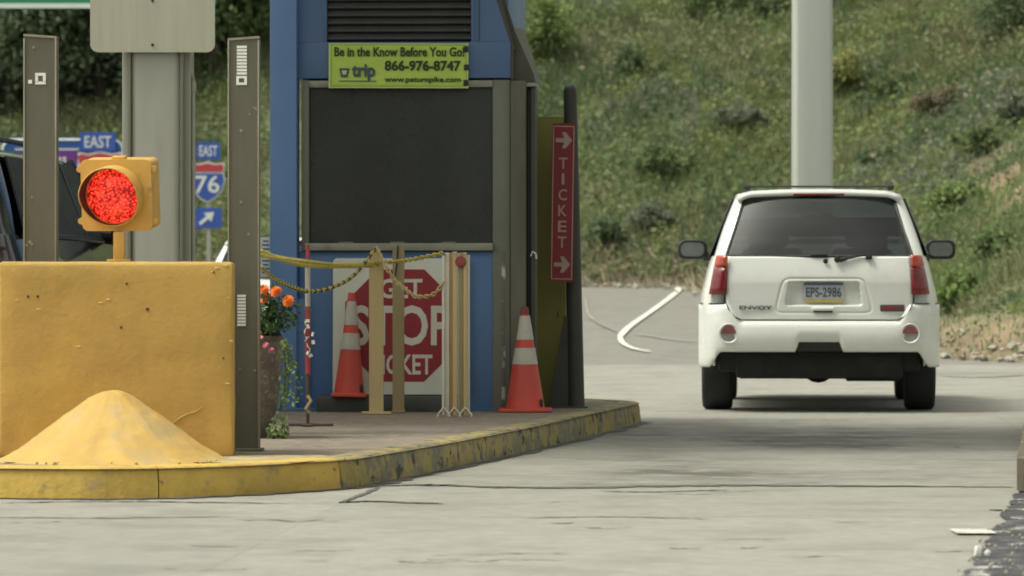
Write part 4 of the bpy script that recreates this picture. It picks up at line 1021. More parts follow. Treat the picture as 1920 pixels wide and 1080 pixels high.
def chain(pts, label, mats, step=.030, r=.0045, name='chain'):
    P = ipol([Vector(p) for p in pts], 24); L_ = [0]
    for i in range(1, len(P)): L_.append(L_[-1]+(P[i]-P[i-1]).length)
    n = int(L_[-1]/step); b = MB(); j = 0
    for k in range(n):
        d_ = (k+.5)*step
        while L_[j+1] < d_: j += 1
        t = (d_-L_[j])/(L_[j+1]-L_[j]); c = P[j].lerp(P[j+1], t); dv = (P[j+1]-P[j]).normalized()
        side = dv.cross(Vector((0, 1, 0))).normalized(); other = dv.cross(side)
        u = side if k % 2 else other*.95+side*.3; u.normalize(); ring = []
        b.mi = 1 if (k//3) % 2 and len(mats) > 1 else 0
        hl_, hw_ = step*.72, .0105
        pr = []
        for a_ in range(8):
            t_ = 2*math.pi*a_/8; pr.append(c+dv*math.cos(t_)*hl_+u*math.sin(t_)*hw_)
        nrm = dv.cross(u).normalized(); verts = []
        for a_ in range(8):
            t_ = 2*math.pi*a_/8; out = (dv*math.cos(t_)+u*math.sin(t_)).normalized()
            for w_ in range(4):
                q = 2*math.pi*w_/4; verts.append(pr[a_]+(out*math.cos(q)+nrm*math.sin(q))*r)
        b._add(verts, [(a_*4+w_, ((a_+1) % 8)*4+w_, ((a_+1) % 8)*4+(w_+1) % 4, a_*4+(w_+1) % 4) for a_ in range(8) for w_ in range(4)])
    o = b.build(name, mats); return tag(o, label, 'chain', 'plastic chains strung across the island')
CY_ = [M['chain_y'], M['chain_k']]
chain([Wp(488, 477, 22.7), Wp(530, 485, 24.4), Wp(577, 491, pY-.03), Wp(640, 497, 27), Wp(704, 494, Y1-.03), Wp(770, 487, 27.9), Wp(832, 474, gY-.02)], 'upper yellow plastic chain running almost level from the steel post to the folded gate', [M['chain_y']], r=.0058)
chain([Wp(488, 470, 22.7), Wp(530, 487, 24.4), Wp(577, 498, pY-.04), Wp(640, 500, 27), Wp(700, 498, Y1-.035)], 'second yellow chain close below the upper one, left half of the span', [M['chain_y']])
chain([Wp(488, 500, 22.7), Wp(525, 528, 24.4), Wp(577, 546, pY-.03), Wp(625, 538, 26.8), Wp(665, 515, 27.5), Wp(704, 466, Y1-.03)], 'black and yellow chain sagging from the steel post to the cream stake', CY_)
chain([Wp(706, 464, Y1-.03), Wp(724, 500, 28), Wp(745, 530, 27.95), Wp(780, 555, 27.8), Wp(812, 552, 27.7), Wp(832, 530, gY-.02)], 'cream chain sagging between the cream stake and the folded gate', [M['tan']], r=.006)
b = MB(); b.tube([Wp(746, 460, Y2-.02), Wp(745, 490, Y2-.02), Wp(741, 520, Y2-.02)], .006, 6); tag(b.build('dark_strap', M['black']), 'short black strap hanging on the khaki stake', 'strap')

# ---- planter and flowers
PLY = F*.9/(818-HY); s = F/PLY
plx = Wp(455, 0, PLY).x
pl = empty('planter', (plx, PLY, .145), 0, 'round exposed-aggregate planter behind the right steel post', 'planter')
rt_ = 73/s; hp_ = (818-628)/s
b = MB(); b.lathe([(rt_*.60, 0), (rt_*.68, .02), (rt_*.86, hp_*.25), (rt_*.96, hp_*.45), (rt_, hp_*.7), (rt_, hp_-.03)], (0, 0, 0), 40, noise=.01); b.build('pot', M['aggregate'], pl)
b = MB(); b.lathe([(rt_+.004, hp_-.03), (rt_+.008, hp_-.02), (rt_+.008, hp_), (rt_-.03, hp_), (rt_-.035, hp_-.03)], (0, 0, 0), 40, cap=False); b.build('rim', M['rimclay'], pl)
b = MB(); b.lathe([(.001, hp_-.025), (rt_-.032, hp_-.03)], (0, 0, 0), 30, cap=False); b.build('soil', M['soil'], pl)
def flower_mesh(r, mat, layers=5, nm='flower'):
    b = MB()
    for l in range(layers):
        np_ = 11-l; rr = r*(1-l*.17); tilt = l*.25
        for k in range(np_):
            a_ = 2*math.pi*k/np_+l*.5; c_, s2 = math.cos(a_), math.sin(a_); z0 = l*r*.13; wv = rr*.3
            tip = Vector((c_*rr, s2*rr, z0+rr*tilt)); md = Vector((c_*rr*.6, s2*rr*.6, z0+rr*tilt*.9)); sd_ = Vector((-s2, c_, 0))*wv
            b._add([Vector((0, 0, z0)), md-sd_, tip-sd_*.5+Vector((0, 0, .004)), tip+sd_*.5, md+sd_], [(0, 1, 2, 3, 4)])
    o = b.build(nm, mat, recalc=False); me = o.data; bpy.data.objects.remove(o); return me
fm_o = flower_mesh(.036, pm('marigold_orange', (.85,.22,.035), .7, var=.2, scale=30, bump=0)); fm_p = flower_mesh(.02, pm('petunia_pink', (.60,.20,.25), .7, var=.2, scale=30, bump=0), 3)
fm_w = flower_mesh(.016, M['sticker'], 2)
def plant(name, label, cat, x, y, z, n, rx, rz, cols, seed, flowers, group=None, size=.035):
    o = empty(name, (x, y, z), 0, label, cat, group)
    me = crown_mesh(name+'_leaves', rx, rx, rz, 14, n, size, cols, seed, .3); link('leaves', me, o)
    b = MB()
    for k in range(5): a_ = k*1.3; b.tube([(0, 0, -.02), (math.cos(a_)*rx*.5, math.sin(a_)*rx*.5, rz*1.3)], [.005, .003], 5)
    b.build('stem', M['bark'], o)
    for (me_, fx, fy, fz) in flowers:
        f_ = link('flower', me_, o); f_.location = (fx, fy, fz); f_.rotation_euler = (R(60+random.uniform(-15, 15)), 0, random.uniform(-.5, .5))
    return o
FG = [(.045,.085,.03), (.07,.12,.04), (.10,.16,.05)]
fx = lambda px, py: ((px-512)/s, (625-py)/s)
fl = [(fm_o,)+(fx(543, 553)[0], -.08, fx(0, 553)[1]), (fm_o,)+(fx(520, 536)[0], -.06, fx(0, 536)[1]), (fm_o,)+(fx(496, 533)[0], -.05, fx(0, 533)[1]), (fm_o,)+(fx(500, 552)[0], -.04, fx(0, 548)[1])]
plant('marigold', 'orange marigold plant at the top of the planter', 'flowering plant', Wp(512, 0, PLY).x, PLY-.05, .145+hp_-.02, 700, .125, .13, FG, 77, fl)
fl = [(fm_p, -.03, -.13, .09), (fm_p, .0, -.13, .05), (fm_p, -.045, -.12, .12), (fm_p, .03, -.12, .02)]
plant('petunia', 'pink-flowered petunia spilling over the planter rim below the marigold', 'flowering plant', Wp(503, 0, PLY).x, PLY-.11, .145+hp_-.10, 330, .08, .09, FG, 78, fl)
o = empty('trailing_vine', (Wp(530, 0, PLY-.2).x, PLY-.2, .145), 0, 'thin green vine trailing down from the planter to the pavement', 'vine')
PV = []; b = MB()
for k in range(4):
    x0_ = random.uniform(-.03, .02); p0 = Vector((x0_, random.uniform(-.02, .05), hp_-.03)); p1 = p0+Vector((random.uniform(.01, .07), -.02, -.15)); p2 = p1+Vector((random.uniform(-.03, .05), 0, -.18)); p3 = p2+Vector((random.uniform(-.06, .04), 0, -.16)); p3.z = max(p3.z, .01)
    pv = ipol([p0, p1, p2, p3][:3 if k % 2 else 4], 10); b.tube(pv, .0022, 4)
    for q in pv[1:]:
        for _ in range(2): PV.append(q+Vector([random.gauss(0, .013) for _ in range(3)]))
for _ in range(70): PV.append(Vector((random.uniform(-.09, .03), random.uniform(-.05, .02), random.uniform(.0, .07))))
b.build('stem', M['bark'], o)
PV = np.array([tuple(q) for q in PV]); nV = len(PV); V, T, C = leaves(PV, .022+.022*rng.random(nV), np.array(LG)[rng.integers(0, 3, nV)]); me = np_mesh('vine_leaves', V, T, C); me.materials.append(M['leaf']); link('leaves', me, o)
for (vx, vz) in ((.20, .26), (.17, .30), (.02, .50), (.13, .40)):
    pass

# ============================================================ VEHICLES
def build_suv(root, paint, plate=True, details=True, glass=('glass_rear', 'glass_side', 'glass_front')):
    sec_y = [.16, .19, .24, .36, .6, 1.0, 2.4, 3.4, 3.7, 4.2, 4.55, 4.75, 4.85]
    wid =   [.845, .885, .905, .922, .935, .945, .95, .95, .945, .925, .88, .80, .66]
    topz =  [1.215]*7 + [1.20, 1.14, 1.09, 1.02, .92, .80]
    prof = [(.36, .90), (.46, .97), (.62, 1.0), (.80, 1.0), (.92, .99), (1.0, .965), (1.08, .945), (1.16, .92), (1.215, .902)]
    rows = []
    for y, wv, tz in zip(sec_y, wid, topz):
        r_ = []
        for sx in (-1, 1):
            pr = prof if sx < 0 else prof[::-1]
            for z, k in pr:
                zz_ = .36+(z-.36)*(tz-.36)/(1.215-.36); r_.append((sx*k*wv, y, zz_))
        rows.append(r_)
    b = MB(); vs = b.grid(rows, close=True); m = len(rows[0])
    b.bm.faces.new(vs[:m]); b.bm.faces.new(vs[-m:][::-1])
    body = b.build('body', paint, root, ang=32)
    cb = MB()
    for wy in (.95, 3.82): cb.lathe([(.41, -1.2), (.41, 1.2)], (0, wy, .37), 40, 'x')
    cb.box((0, .2, .10), (1.62, 2.2, .76)); cut = cb.build('cutter', paint, root); bpy.context.view_layer.update(); md = body.modifiers.new('b', 'BOOLEAN'); md.object = cut; md.operation = 'DIFFERENCE'; md.solver = 'EXACT'; md.use_self = True
    dg = bpy.context.evaluated_depsgraph_get(); dg.update(); me = bpy.data.meshes.new_from_object(body.evaluated_get(dg)); body.modifiers.clear(); body.data = me
    me.materials.clear(); me.materials.append(paint)
    bpy.data.objects.remove(cut)
    # underbody
    b = MB(); b.box((0, 2.4, .46), (1.30, 4.3, .30), .03); b.box((0, .42, .44), (1.58, .30, .26), .05); b.box((0, .40, .36), (1.30, .40, .20), .04)
    b.cyl((-.7, .95, .37), (.7, .95, .37), .055, seg=12); b.lathe([(.02, -.16), (.12, -.1), (.14, 0), (.12, .1), (.02, .16)], (.0, .95, .35), 16, 'y')
    b.lathe([(.05, -.24), (.10, -.2), (.10, .2), (.05, .24)], (.42, .42, .335), 14, 'x'); b.cyl((-.45, .2, .31), (-.45, .7, .33), .03, seg=10)
    b.box((-.42, .5, .31), (.30, .3, .06), .02); b.box((0, .30, .285), (.34, .2, .05), .02); b.build('underbody', M['under'], root)
    # tailgate with number plate recess (displaced grid)
    rows = []; nz_, nx_ = 90, 220
    def sdrr(x, z, cx, cz, hw_, hh_, r_):
        dx, dz = abs(x-cx)-hw_+r_, abs(z-cz)-hh_+r_; return math.hypot(max(dx, 0), max(dz, 0))+min(max(dx, dz), 0)-r_
    for j in range(nz_+1):
        z = .722+(1.212-.722)*j/nz_
        hwid = .722
        if z < .86: t = (.86-z)/.138; hwid = .722-.082*(1-math.sqrt(max(0, 1-t*t)))
        hwid -= .012*max(0, (z-1.05)/.16)
        r_ = []
        for i in range(nx_+1):
            x = -hwid+2*hwid*i/nx_
            y = .055 + .035*max(0, (z-1.0)/.21)**1.5 + .02*(x/.72)**4
            if details:
                zc = .908; trap = (z-zc)*.10
                so_ = sdrr(x, z, .035, zc, .345+trap*0-.25*(z-zc), .132, .05); y += .008*math.exp(-(so_/.007)**2)
                si_ = sdrr(x, z, .035, .925, .285-.15*(z-.925), .092, .022); t = min(1, max(0, (-si_+.006)/.014)); y += .045*t*t*(3-2*t)
            edge_ = min(i, nx_-i, (nz_-j)*2, j*2); y += .012*max(0, 1-edge_/3.0)
            r_.append((x, y, z))
        rows.append(r_)
    if not details: rows = [r[::20] for r in rows[::15]]
    b = MB(); b.grid(rows); b.build('tailgate', paint, root, ang=60)
    b = MB(); b.box((0, .146, .967), (1.47, .02, .50), .005); b.build('tailgate_seal', M['trim'], root)
    # bumper
    rows = []; nx_ = 120
    sm_ = lambda t: (lambda u: u*u*(3-2*u))(min(1, max(0, t)))
    cols = []
    for i in range(nx_+1):
        x = -.938+1.876*i/nx_; ax = abs(x)
        zt_ = .708+.135*sm_((ax-.60)/.12); zb_ = .470-.12*sm_((ax-.76)/.10)
        zb_ += .075*sm_((.185-ax)/.03)
        yf = .0+.30*(ax/.938)**9 + .03*(ax/.938)**2
        c = []
        c.append((x*.985, yf+.10, zt_+.004)); c.append((x*.99, yf+.045, zt_+.004)); c.append((x*.995, yf+.022, zt_)); c.append((x, yf+.012, zt_-.015))
        for k in range(9):
            t = k/8; z = zt_-.03-(zt_-.03-zb_-.02)*t; bulge = .010*math.sin(math.pi*t)
            if abs(z-.775) < .012 and ax > .7: bulge -= .004
            c.append((x, yf-bulge+.012*t**3, z))
        c.append((x*.998, yf+.022, zb_+.006)); c.append((x*.995, yf+.05, zb_)); c.append((x*.99, yf+.16, zb_+.01))
        cols.append(c)
    b = MB(); b.grid(cols); b.build('rear_bumper', paint, root, ang=50)
    b = MB(); b.box((0, .09, .52), (.37, .12, .10), .03); b.build('hitch_cover', M['trim'], root)
    for sx in (-1, 1):
        x_ = sx*.70
        f = MB(); f.lathe([(.066, -.004), (.074, -.010), (.078, -.002), (.074, .02)], (x_, .024, .616), 28, 'y', cap=False); rg = f.build('reflector_bezel', paint, root)
        f = MB(); f.lathe([(.001, .002), (.064, .004), (.064, .02)], (x_, .016, .616), 24, 'y', cap=False); f.build('reflector', M['lens_clear'], rg)
        f = MB(); a_ = [(.058*math.cos(R(t)), .616+.058*math.sin(R(t))) for t in range(0, 181, 15)]; f.prism([(x_+p[0], p[1]) for p in a_], .013, .018); f.build('red_half', M['lens_pink'], rg)
        # tail lamp following the body corner
        def lamp(z0, z1, mat, nm, par):
            rr = []
            for j in range(9):
                z = z0+(z1-z0)*j/8; t = (z-.918)/(1.222-.918)
                xi = .714-.008*t; xo = .856-.05*t-.008*t*t
                rr.append([(sx*(xi+(xo-xi)*i/8), .052+.012*t+.085*(i/8)**2.2+(.02 if i in (0, 8) or j in (0, 8) else 0), z) for i in range(9)])
            f = MB(); f.grid(rr); return f.build(nm, mat, par, ang=60)
        tl = lamp(.918, 1.128, M['lens_red'] if details else M['lens_smoked'], 'tail_lamp', root); lamp(1.130, 1.222, M['lens_amber'] if details else M['lens_smoked'], 'upper_lens', tl)
        f = MB(); f.box((sx*.765, .075+.03, 1.0), (.02, .02, .12), .004)
        f.bm.free()
        f = MB(); f.tube([(sx*(.735+.195*t), .012+.30*((.735+.195*t)/.938)**9+.03+.0, .846) for t in np.linspace(0, 1, 8)], .0045, 5); f.build('bumper_seam', M['trim'], root)
        f = MB(); f.tube([(sx*.725, .05, .86), (sx*.70, .04, .80), (sx*.655, .035, .745), (sx*.60, .035, .716)], .005, 5); f.build('gate_seam', M['trim'], root)
    # greenhouse
    def quadslab(p, th, mat, nm, nrm, par=root):
        n_ = Vector(nrm).normalized()*th; P_ = [Vector(q) for q in p]
        b = MB(); b.hexa([q for q in P_]+[q-n_ for q in P_], 0); return b.build(nm, mat, par)
    # rear glass (slightly curved)
    rows = []
    for j in range(9):
        t = j/8; z = 1.212+(1.685-1.212)*t; hw_ = .722+(.574-.722)*t; y0 = .095+.30*t**1.1
        rows.append([(-hw_+2*hw_*i/16, y0+.05*abs(-1+i/8)**3, z) for i in range(17)])
    b = MB(); b.grid(rows); b.build('rear_window', M[glass[0]], root, ang=60)
    b = MB(); pts = []
    for sx in (-1, 1):
        P_ = [(sx*(.722+(.574-.722)*t+.0), .092+.30*t**1.1+.05, 1.212+.473*t) for t in np.linspace(0, 1, 7)]
        b.tube(P_, .012, 6)
    b.tube([(-.72, .14, 1.215), (0, .09, 1.212), (.72, .14, 1.215)], .012, 6); b.build('window_seal', M['trim'], root)
    # D pillars and side
    for sx in (-1, 1):
        b = MB()
        rr = []
        for t in np.linspace(0, 1, 9):
            z = 1.205+.50*t; c_ = .010*math.sin(math.pi*t)
            yb = .14+.29*t**1.1
            inn = (.730+(.584-.730)*t); out = (.802+(.628-.802)*t+c_)
            rr.append([(sx*inn, yb+.04, z), (sx*inn, yb, z), (sx*(out-.03), yb+.012, z), (sx*out, yb+.06, z), (sx*(out+.020), yb+.30, z), (sx*(out-.05), yb+.30, z)])
        b.grid(rr, close=True); b.build('rear_pillar', paint, root, ang=40)
        # side windows: strips between pillars
        xb, xt = .868, .690
        wy = [(.50, .82, 1.55, 1.50), (1.60, 1.60, 2.48, 2.44), (2.54, 2.50, 3.62, 3.02)]
        for (b0, t0, b1, t1) in wy:
            b = MB(); b.hexa([Vector(q) for q in ((sx*xb, b0, 1.215), (sx*xb, b1, 1.215), (sx*(xb-.012), b1, 1.215), (sx*(xb-.012), b0, 1.215), (sx*xt, t0, 1.675), (sx*xt, t1, 1.675), (sx*(xt-.012), t1, 1.675), (sx*(xt-.012), t0, 1.675))]); b.build('side_window', M[glass[1]], root)
        for (yb, yt) in ((1.575, 1.55), (2.51, 2.47)):
            b = MB(); b.hexa([Vector(q) for q in ((sx*(xb+.004), yb-.03, 1.21), (sx*(xb+.004), yb+.03, 1.21), (sx*(xb-.05), yb+.03, 1.21), (sx*(xb-.05), yb-.03, 1.21), (sx*(xt+.004), yt-.03, 1.68), (sx*(xt+.004), yt+.03, 1.68), (sx*(xt-.05), yt+.03, 1.68), (sx*(xt-.05), yt-.03, 1.68))])
            b.build('centre_pillar', M['trim'], root)
        b = MB(); b.tube([(sx*.84, 3.66, 1.17), (sx*.76, 3.3, 1.47), (sx*.665, 2.98, 1.69)], [.035, .03, .03], 8); b.build('front_pillar', paint, root)
        b = MB(); b.tube([(sx*.862, .45, 1.218), (sx*.868, 2, 1.218), (sx*.862, 3.62, 1.20)], .014, 6); b.build('belt_trim', M['trim'], root)
        # roof rail
        b = MB(); b.tube([(sx*.56, .52, 1.745), (sx*.565, .58, 1.775), (sx*.57, 1.2, 1.785), (sx*.57, 2.4, 1.78), (sx*.565, 2.7, 1.745)], .016, 8); b.lathe([(.001, -.035), (.024, -.02), (.024, .02), (.001, .035)], (sx*.56, .53, 1.757), 10, 'x'); b.build('roof_rail', M['trim'], root)
        # door mirror
        mr = MB(); mx_, my_, mz_ = sx*1.045, 3.05, 1.285
        prr = []
        for (yy_, k) in ((-.045, .90), (-.03, 1.0), (.03, .98), (.07, .80), (.10, .5), (.115, .15)):
            prr.append([(mx_+sx*.0+q[0]*k, my_+yy_, mz_+q[1]*k) for q in rrect(.25, .165, .06, 4)])
        vs = mr.grid(prr, close=True); mm = len(prr[0]); mr.bm.faces.new(vs[:mm]); mr.bm.faces.new(vs[-mm:])
        mr.tube([(sx*.80, my_+.05, mz_-.055), (sx*.95, my_+.02, mz_-.06)], [.035, .04], 8)
        mo = mr.build('door_mirror', M['trim'], root)
        g_ = MB(); g_.prism([(mx_+q[0], mz_+q[1]) for q in rrect(.195, .115, .045, 4)], my_-.052, my_-.046); g_.build('mirror_glass', M['mirrorglass'], mo)
        for wy_ in (.95, 3.82):
            t_ = MB(); R_ = .368
            t_.lathe([(.22, -.10), (.30, -.122), (.345, -.118), (R_-.006, -.10), (R_, -.07), (R_, .07), (R_-.006, .10), (.345, .118), (.30, .122), (.22, .10)], (0, 0, 0), 44, 'x', cap=False)
            for k in range(5):
                pass
            ty = t_.build('tyre', M['tyre'], root, ang=30); ty.location = (sx*.80, wy_, .368)
            r2 = MB(); r2.lathe([(.001, -.03), (.05, -.02), (.22, .0), (.235, -.10), (.225, -.10)], (0, 0, 0), 30, 'x', cap=False)
            for k in range(6):
                a_ = k*math.pi/3; r2.box((sx*.06, .12*math.cos(a_), .12*math.sin(a_)), (.02, .05, .2), .008, rot=(a_-math.pi/2, 0, 0))
            r2.build('rim', M['rim'], ty)
    # roof
    rows = []
    for y in (.375, .385, .42, .6, 1.2, 2.0, 2.6, 2.92, 3.0):
        e_ = 0 if .4 < y < 2.95 else .012; r_ = []
        for i in range(25):
            u = -1+i/12; hw_ = .645+.02*min(1, (y-.38)/.6)
            r_.append((u*hw_, y, 1.742-e_-.022*u*u-.045*max(0, abs(u)-.82)**2/.0324*.9))
        rows.append(r_)
    b = MB(); b.grid(rows); o = b.build('roof', paint, root, ang=50); sm2 = o.modifiers.new('s', 'SOLIDIFY'); sm2.thickness = .04; sm2.offset = -1
    b = MB(); b.box((-.0, .385, 1.698), (.40, .03, .018), .005); b.build('high_brake_lamp', M['lens_red'], root)
    for y_ in (.85,):
        b = MB(); b.tube([(-.56, y_, 1.768), (-.5, y_, 1.770), (.5, y_, 1.770), (.56, y_, 1.768)], .008, 8); b.build('roof_crossbar', M['trim'], root)
    # windscreen + bonnet line + interior
    b = MB(); b.hexa([Vector(q) for q in ((-.80, 3.70, 1.15), (.80, 3.70, 1.15), (.80, 3.715, 1.15), (-.80, 3.715, 1.15), (-.63, 2.99, 1.70), (.63, 2.99, 1.70), (.63, 3.005, 1.70), (-.63, 3.005, 1.70))]); b.build('windscreen', M[glass[2]], root)
    for (x_, y_, hz_, w_) in ((-.37, 2.25, 1.27, .50), (.37, 2.25, 1.27, .50), (-.42, 1.15, 1.22, .46), (.42, 1.15, 1.22, .46)):
        b = MB(); b.box((x_, y_, hz_-.15), (w_, .14, .34), .05, 3); b.box((x_, y_+.01, hz_+.12), (.27, .10, .19), .045, 3); b.build('seat_back', M['seat'], root)
    b = MB(); b.box((0.02, 2.95, 1.545), (.25, .03, .065), .015); b.build('inner_mirror', M['seat'], root)
    b = MB(); b.box((0, 3.35, 1.2), (1.4, .5, .05), .02); b.build('dashboard', M['seat'], root)
    # wiper
    b = MB(); b.tube([(.16, .072, 1.185), (.22, .065, 1.20), (.30, .075, 1.215), (.43, .09, 1.232)], [.02, .012, .010, .007], 8); b.lathe([(.001, -.03), (.022, -.025), (.026, 0)], (.14, .07, 1.188), 12, 'y'); b.lathe([(.001, -.015), (.018, -.012), (.02, 0)], (.05, .07, 1.175), 12, 'y')
    b.box((.385, .07, 1.205), (.05, .03, .035), .01); b.box((0.0, .085, 1.222), (.13, .02, .018), .006); b.build('wiper', M['trim'], root)
    if plate:
        pz = .940; pl_ = empty('number_plate', (0, 0, 0)); bpy.data.objects.remove(pl_)
        b = MB(); b.prism(rrect(.315, .155, .012, 3, .035, .933), .082, .086); npl = b.build('number_plate', M['plate'], root)
        b = MB(); b.box((.035, .0805, .868), (.30, .002, .024)); b.build('plate_band', M['plate_y'], npl)
        b = MB(); b.box((.035, .0805, .999), (.30, .002, .020)); b.build('plate_band', M['plate_b'], npl)
        text('EPS-2986', .275, .078, M['ink_blue'], npl, (.035, .0795, .935), off=.02)
        # 'lettering' children keep the body frame
    # handle under the plate
    b = MB(); b.box((.03, .050, .806), (.18, .035, .030), .012, 3); b.build('tailgate_handle', paint, root)
    b = MB(); b.box((.03, .056, .785), (.15, .018, .014), .005); b.build('handle_gap', M['trim'], root)
    if details:
        text('ENVOY', .255, .030, M['emblem_k'], root, (-.49, .052, .815), off=.03, depth=.006, name='badge')
        text('GMC', .155, .036, M['emblem_r'], root, (.565, .050, .812), off=.03, depth=.006, name='badge')
        b = MB(); b.prism(rrect(.19, .052, .01, 3, .565, .812), .056, .060); b.build('badge_plate', M['emblem_k'], root)
    return root
suv = empty('suv', (576/F*33.0, 33.0, 0), -.064, 'white four-door estate car seen from behind, driving out of the lane', 'car')
build_suv(suv, M['paint_w'])
bsuv = empty('suv', (-3.94, 25.6, 0), -.075, 'black car in the left lane, mostly hidden behind the yellow block', 'car'); bsuv.scale = (1.08, 1.08, 1.075)
build_suv(bsuv, M['paint_k'], plate=False, details=False, glass=('glass_dark', 'glass_dark', 'glass_dark'))
wcar = empty('hatchback', (-2.44, 45.0, gz(45)), -.06, 'distant white car glimpsed between the grey column and the right steel post', 'car')
for ch in list(bsuv.children):
    c = copy_tree(ch, wcar)
    if c.data.materials[0] == M['paint_k']:
        me = c.data.copy(); me.materials[0] = M['paint_w']; c.data = me
wcar.scale = (1, 1, .815)

# ============================================================ BACKGROUND SIGNS AND POLE
gp = empty('light_pole', (Wp(1523, 0, 44).x, 44, gz(44)), R(2), 'tall pale grey square pole rising behind the white car', 'pole')
s = F/44; b = MB(); b.hexa([Vector(q) for q in ((-37/s, -.2, 0), (37/s, -.2, 0), (37/s, .2, 0), (-37/s, .2, 0), (-35/s, -.18, 7), (34/s, -.18, 7), (34/s, .18, 7), (-35/s, .18, 7))], .045, 3); b.build('shaft', M['pole_grey'], gp)
b = MB(); b.box((0, 0, .03), (.7, .7, .06), .01); b.build('base_plate', M['pole_grey'], gp)
# overhead green sign
OY = 62; s = F/OY
gs = empty('highway_sign', (Wp(406, 0, OY).x, OY, CH+(HY-16)/s), 0, 'large green overhead highway sign with a white border at the top left', 'sign')
b = MB(); b.prism(rrect(5.2, 2.4, .12, 5, -2.6, 1.2), 0, .05); b.build('panel', M['green_sign'], gs)
b = MB(); b.box((-2.6, -.01, .04), (4.9, .015, .07)); b.box((-2.6, -.01, 2.36), (4.9, .015, .07)); b.box((-.04, -.01, 1.2), (.07, .015, 2.1)); b.build('border', M['sign_white'], gs)
b = MB(); b.cyl((-4.9, .15, -(gs.location.z-gz(OY))), (-4.9, .15, 2.6), .13, seg=14); b.build('support', M['galv'], gs)
# blue guide sign
GY = 76; s = F/GY; gg = gz(GY)
g1 = empty('guide_sign', (Wp(118, 0, GY).x, GY, gg), 0, 'wide blue guide sign with purple and shield panels behind the signal', 'sign')
zq = lambda y: CH+(HY-y)/s-gg
xq = lambda x: (x-118)/s
b = MB(); b.prism(rrect(234/s, 155/s, .22, 5, 0, (zq(258)+zq(413))/2), 0, .04); b.build('panel', M['blue_sign'], g1)
b = MB()
rr_ = rrect(226/s, 147/s, .19, 6, 0, (zq(258)+zq(413))/2); b.tube([(x, -.008, z) for x, z in rr_]+[(rr_[0][0], -.008, rr_[0][1])], .022, 5); b.build('border', M['sign_white'], g1)
b = MB(); b.prism([(xq(30), zq(313)), (xq(146), zq(313)), (xq(146), zq(283)), (xq(30), zq(283))], -.03, -.002); b.build('purple_panel', M['purple'], g1)
text('E-ZPass', 75/s, 20/s, M['sign_white'], g1, (xq(88), -.035, zq(298)), off=.01)
b = MB(); b.box((xq(88), -.012, zq(316)), (120/s, .02, 3/s)); b.box((xq(88), -.012, zq(280)), (120/s, .02, 3/s)); b.build('rule', M['sign_white'], g1)
text('TURN', 90/s, 22/s, M['sign_white'], g1, (xq(103), -.012, zq(346)), off=.01)
text('PIKE', 80/s, 22/s, M['sign_white'], g1, (xq(110), -.012, zq(382)), off=.01)
b = MB(); b.prism(rrect(66/s, 36/s, .03, 3, xq(184), zq(266)), -.04, -.005); b.build('direction_plate', M['shield_blue'], g1)
text('EAST', 50/s, 22/s, M['sign_white'], g1, (xq(184), -.045, zq(266)), off=.012)
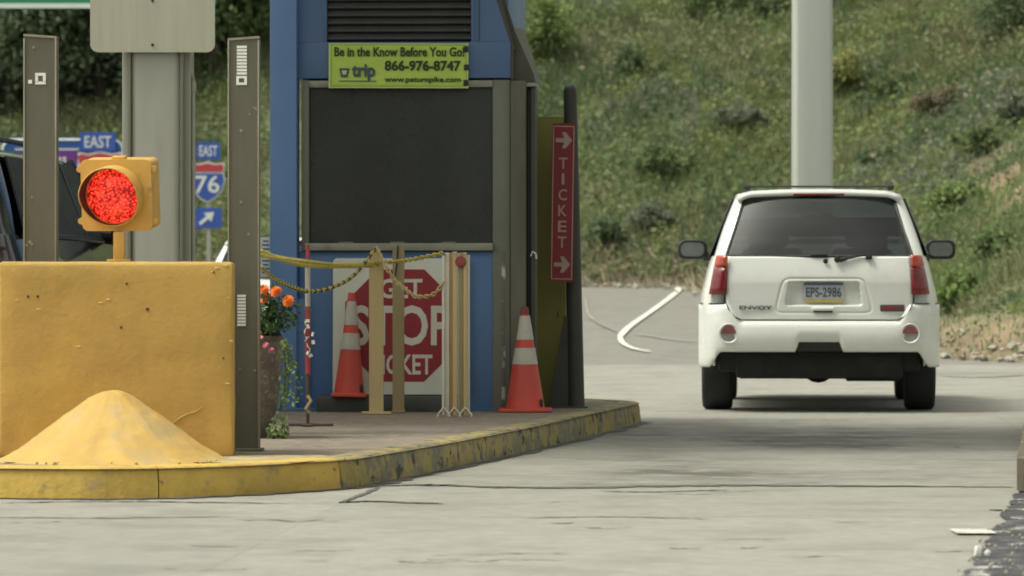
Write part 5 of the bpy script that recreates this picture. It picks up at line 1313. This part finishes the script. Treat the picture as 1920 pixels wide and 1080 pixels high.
def shield(parent, cx, y0, y1, wv, num, yoff, zq_, xq_):
    zt_, zb_ = zq_(y0), zq_(y1); h = zt_-zb_; c = xq_(cx); w_ = wv/s
    out = [(-.5, .92), (-.44, .98), (-.25, .95), (0, 1.0), (.25, .95), (.44, .98), (.5, .92), (.46, .75), (.5, .55), (.42, .3), (.2, .1), (0, 0), (-.2, .1), (-.42, .3), (-.5, .55), (-.46, .75)]
    b = MB(); b.prism([(c+x*w_*1.08, zb_-h*.04+z*h*1.08) for x, z in out], yoff, yoff+.02); b.build('shield_border', M['sign_white'], parent)
    low = [(x, z) for x, z in out if z < .72]
    b = MB(); b.prism([(c+.46*w_, zb_+.73*h)]+[(c+x*w_, zb_+z*h) for x, z in low if x >= 0 and z < .72 or (x, z) == (0, 0)][:0]+[(c+x*w_, zb_+z*h) for x, z in [(.5, .55), (.42, .3), (.2, .1), (0, 0), (-.2, .1), (-.42, .3), (-.5, .55)]]+[(c-.46*w_, zb_+.73*h)], yoff-.01, yoff-.001); b.build('shield_field', M['shield_blue'], parent)
    b = MB(); b.prism([(c+x*w_, zb_+z*h) for x, z in [(.46, .77), (.5, .92), (.44, .98), (.25, .95), (0, 1.0), (-.25, .95), (-.44, .98), (-.5, .92), (-.46, .77)]], yoff-.01, yoff-.001); b.build('shield_crown', M['shield_red'], parent)
    if num: text(num, w_*.74, h*.46, M['sign_white'], parent, (c, yoff-.016, zb_+h*.45), off=.012)
shield(g1, 188, 287, 375, 84, '76', -.03, zq, xq)
for x_ in (20, 215):
    b = MB(); b.box((xq(x_), .08, zq(300)/2), (.1, .08, zq(300))); b.build('leg', M['galv'], g1)
g2 = empty('route_marker', (Wp(391, 0, GY).x, GY, gg), 0, 'EAST route marker with 76 shield and arrow plate, right of the grey column', 'sign')
xq2 = lambda x: (x-391)/s
b = MB(); b.prism(rrect(44/s, 33/s, .03, 3, 0, zq(283)), -.04, -.02); b.build('direction_plate', M['shield_blue'], g2); text('EAST', 34/s, 20/s, M['sign_white'], g2, (0, -.043, zq(283)), off=.012)
shield(g2, 389, 306, 378, 62, '76', -.04, zq, xq2)
b = MB(); b.prism(rrect(50/s, 38/s, .03, 3, 0, zq(409)), -.04, -.02); b.build('arrow_plate', M['shield_blue'], g2)
c0 = Vector((xq2(388), zq(409))); u = 1/s
def rp_(x, z): a_ = R(40); return (c0.x+(x*math.cos(a_)-z*math.sin(a_))*u, c0.y+(x*math.sin(a_)+z*math.cos(a_))*u)
b = MB(); b.prism([rp_(*q) for q in [(-17, 3), (2, 3), (2, 11), (18, 0), (2, -11), (2, -3), (-17, -3)]], -.05, -.041); b.build('arrow', M['sign_white'], g2)
b = MB(); b.box((0, 0, zq(290)/2), (.07, .05, zq(290))); b.build('leg', M['galv'], g2)

# ============================================================ TOLL PLAZA CANOPY (above the frame, shades the booth)
cn = empty('plaza_canopy', (0, 27.0, .9), 0, 'flat roof over the toll lanes, just above the view', 'canopy')
b = MB(); b.box((0, 0, 5.35), (26, 4.0, .5), .02); b.build('roof_slab', M['canopy'], cn)
b = MB(); b.box((0, -2.05, 5.35), (26, .08, .7), .01); b.box((0, 2.05, 5.35), (26, .08, .7), .01); b.build('fascia', M['blue_mid'], cn)
for x_ in (-9.5, 9.5):
    b = MB(); b.box((x_, -1.4, 2.1), (.4, .4, 6.0), .03); b.build('column', M['galv'], cn)
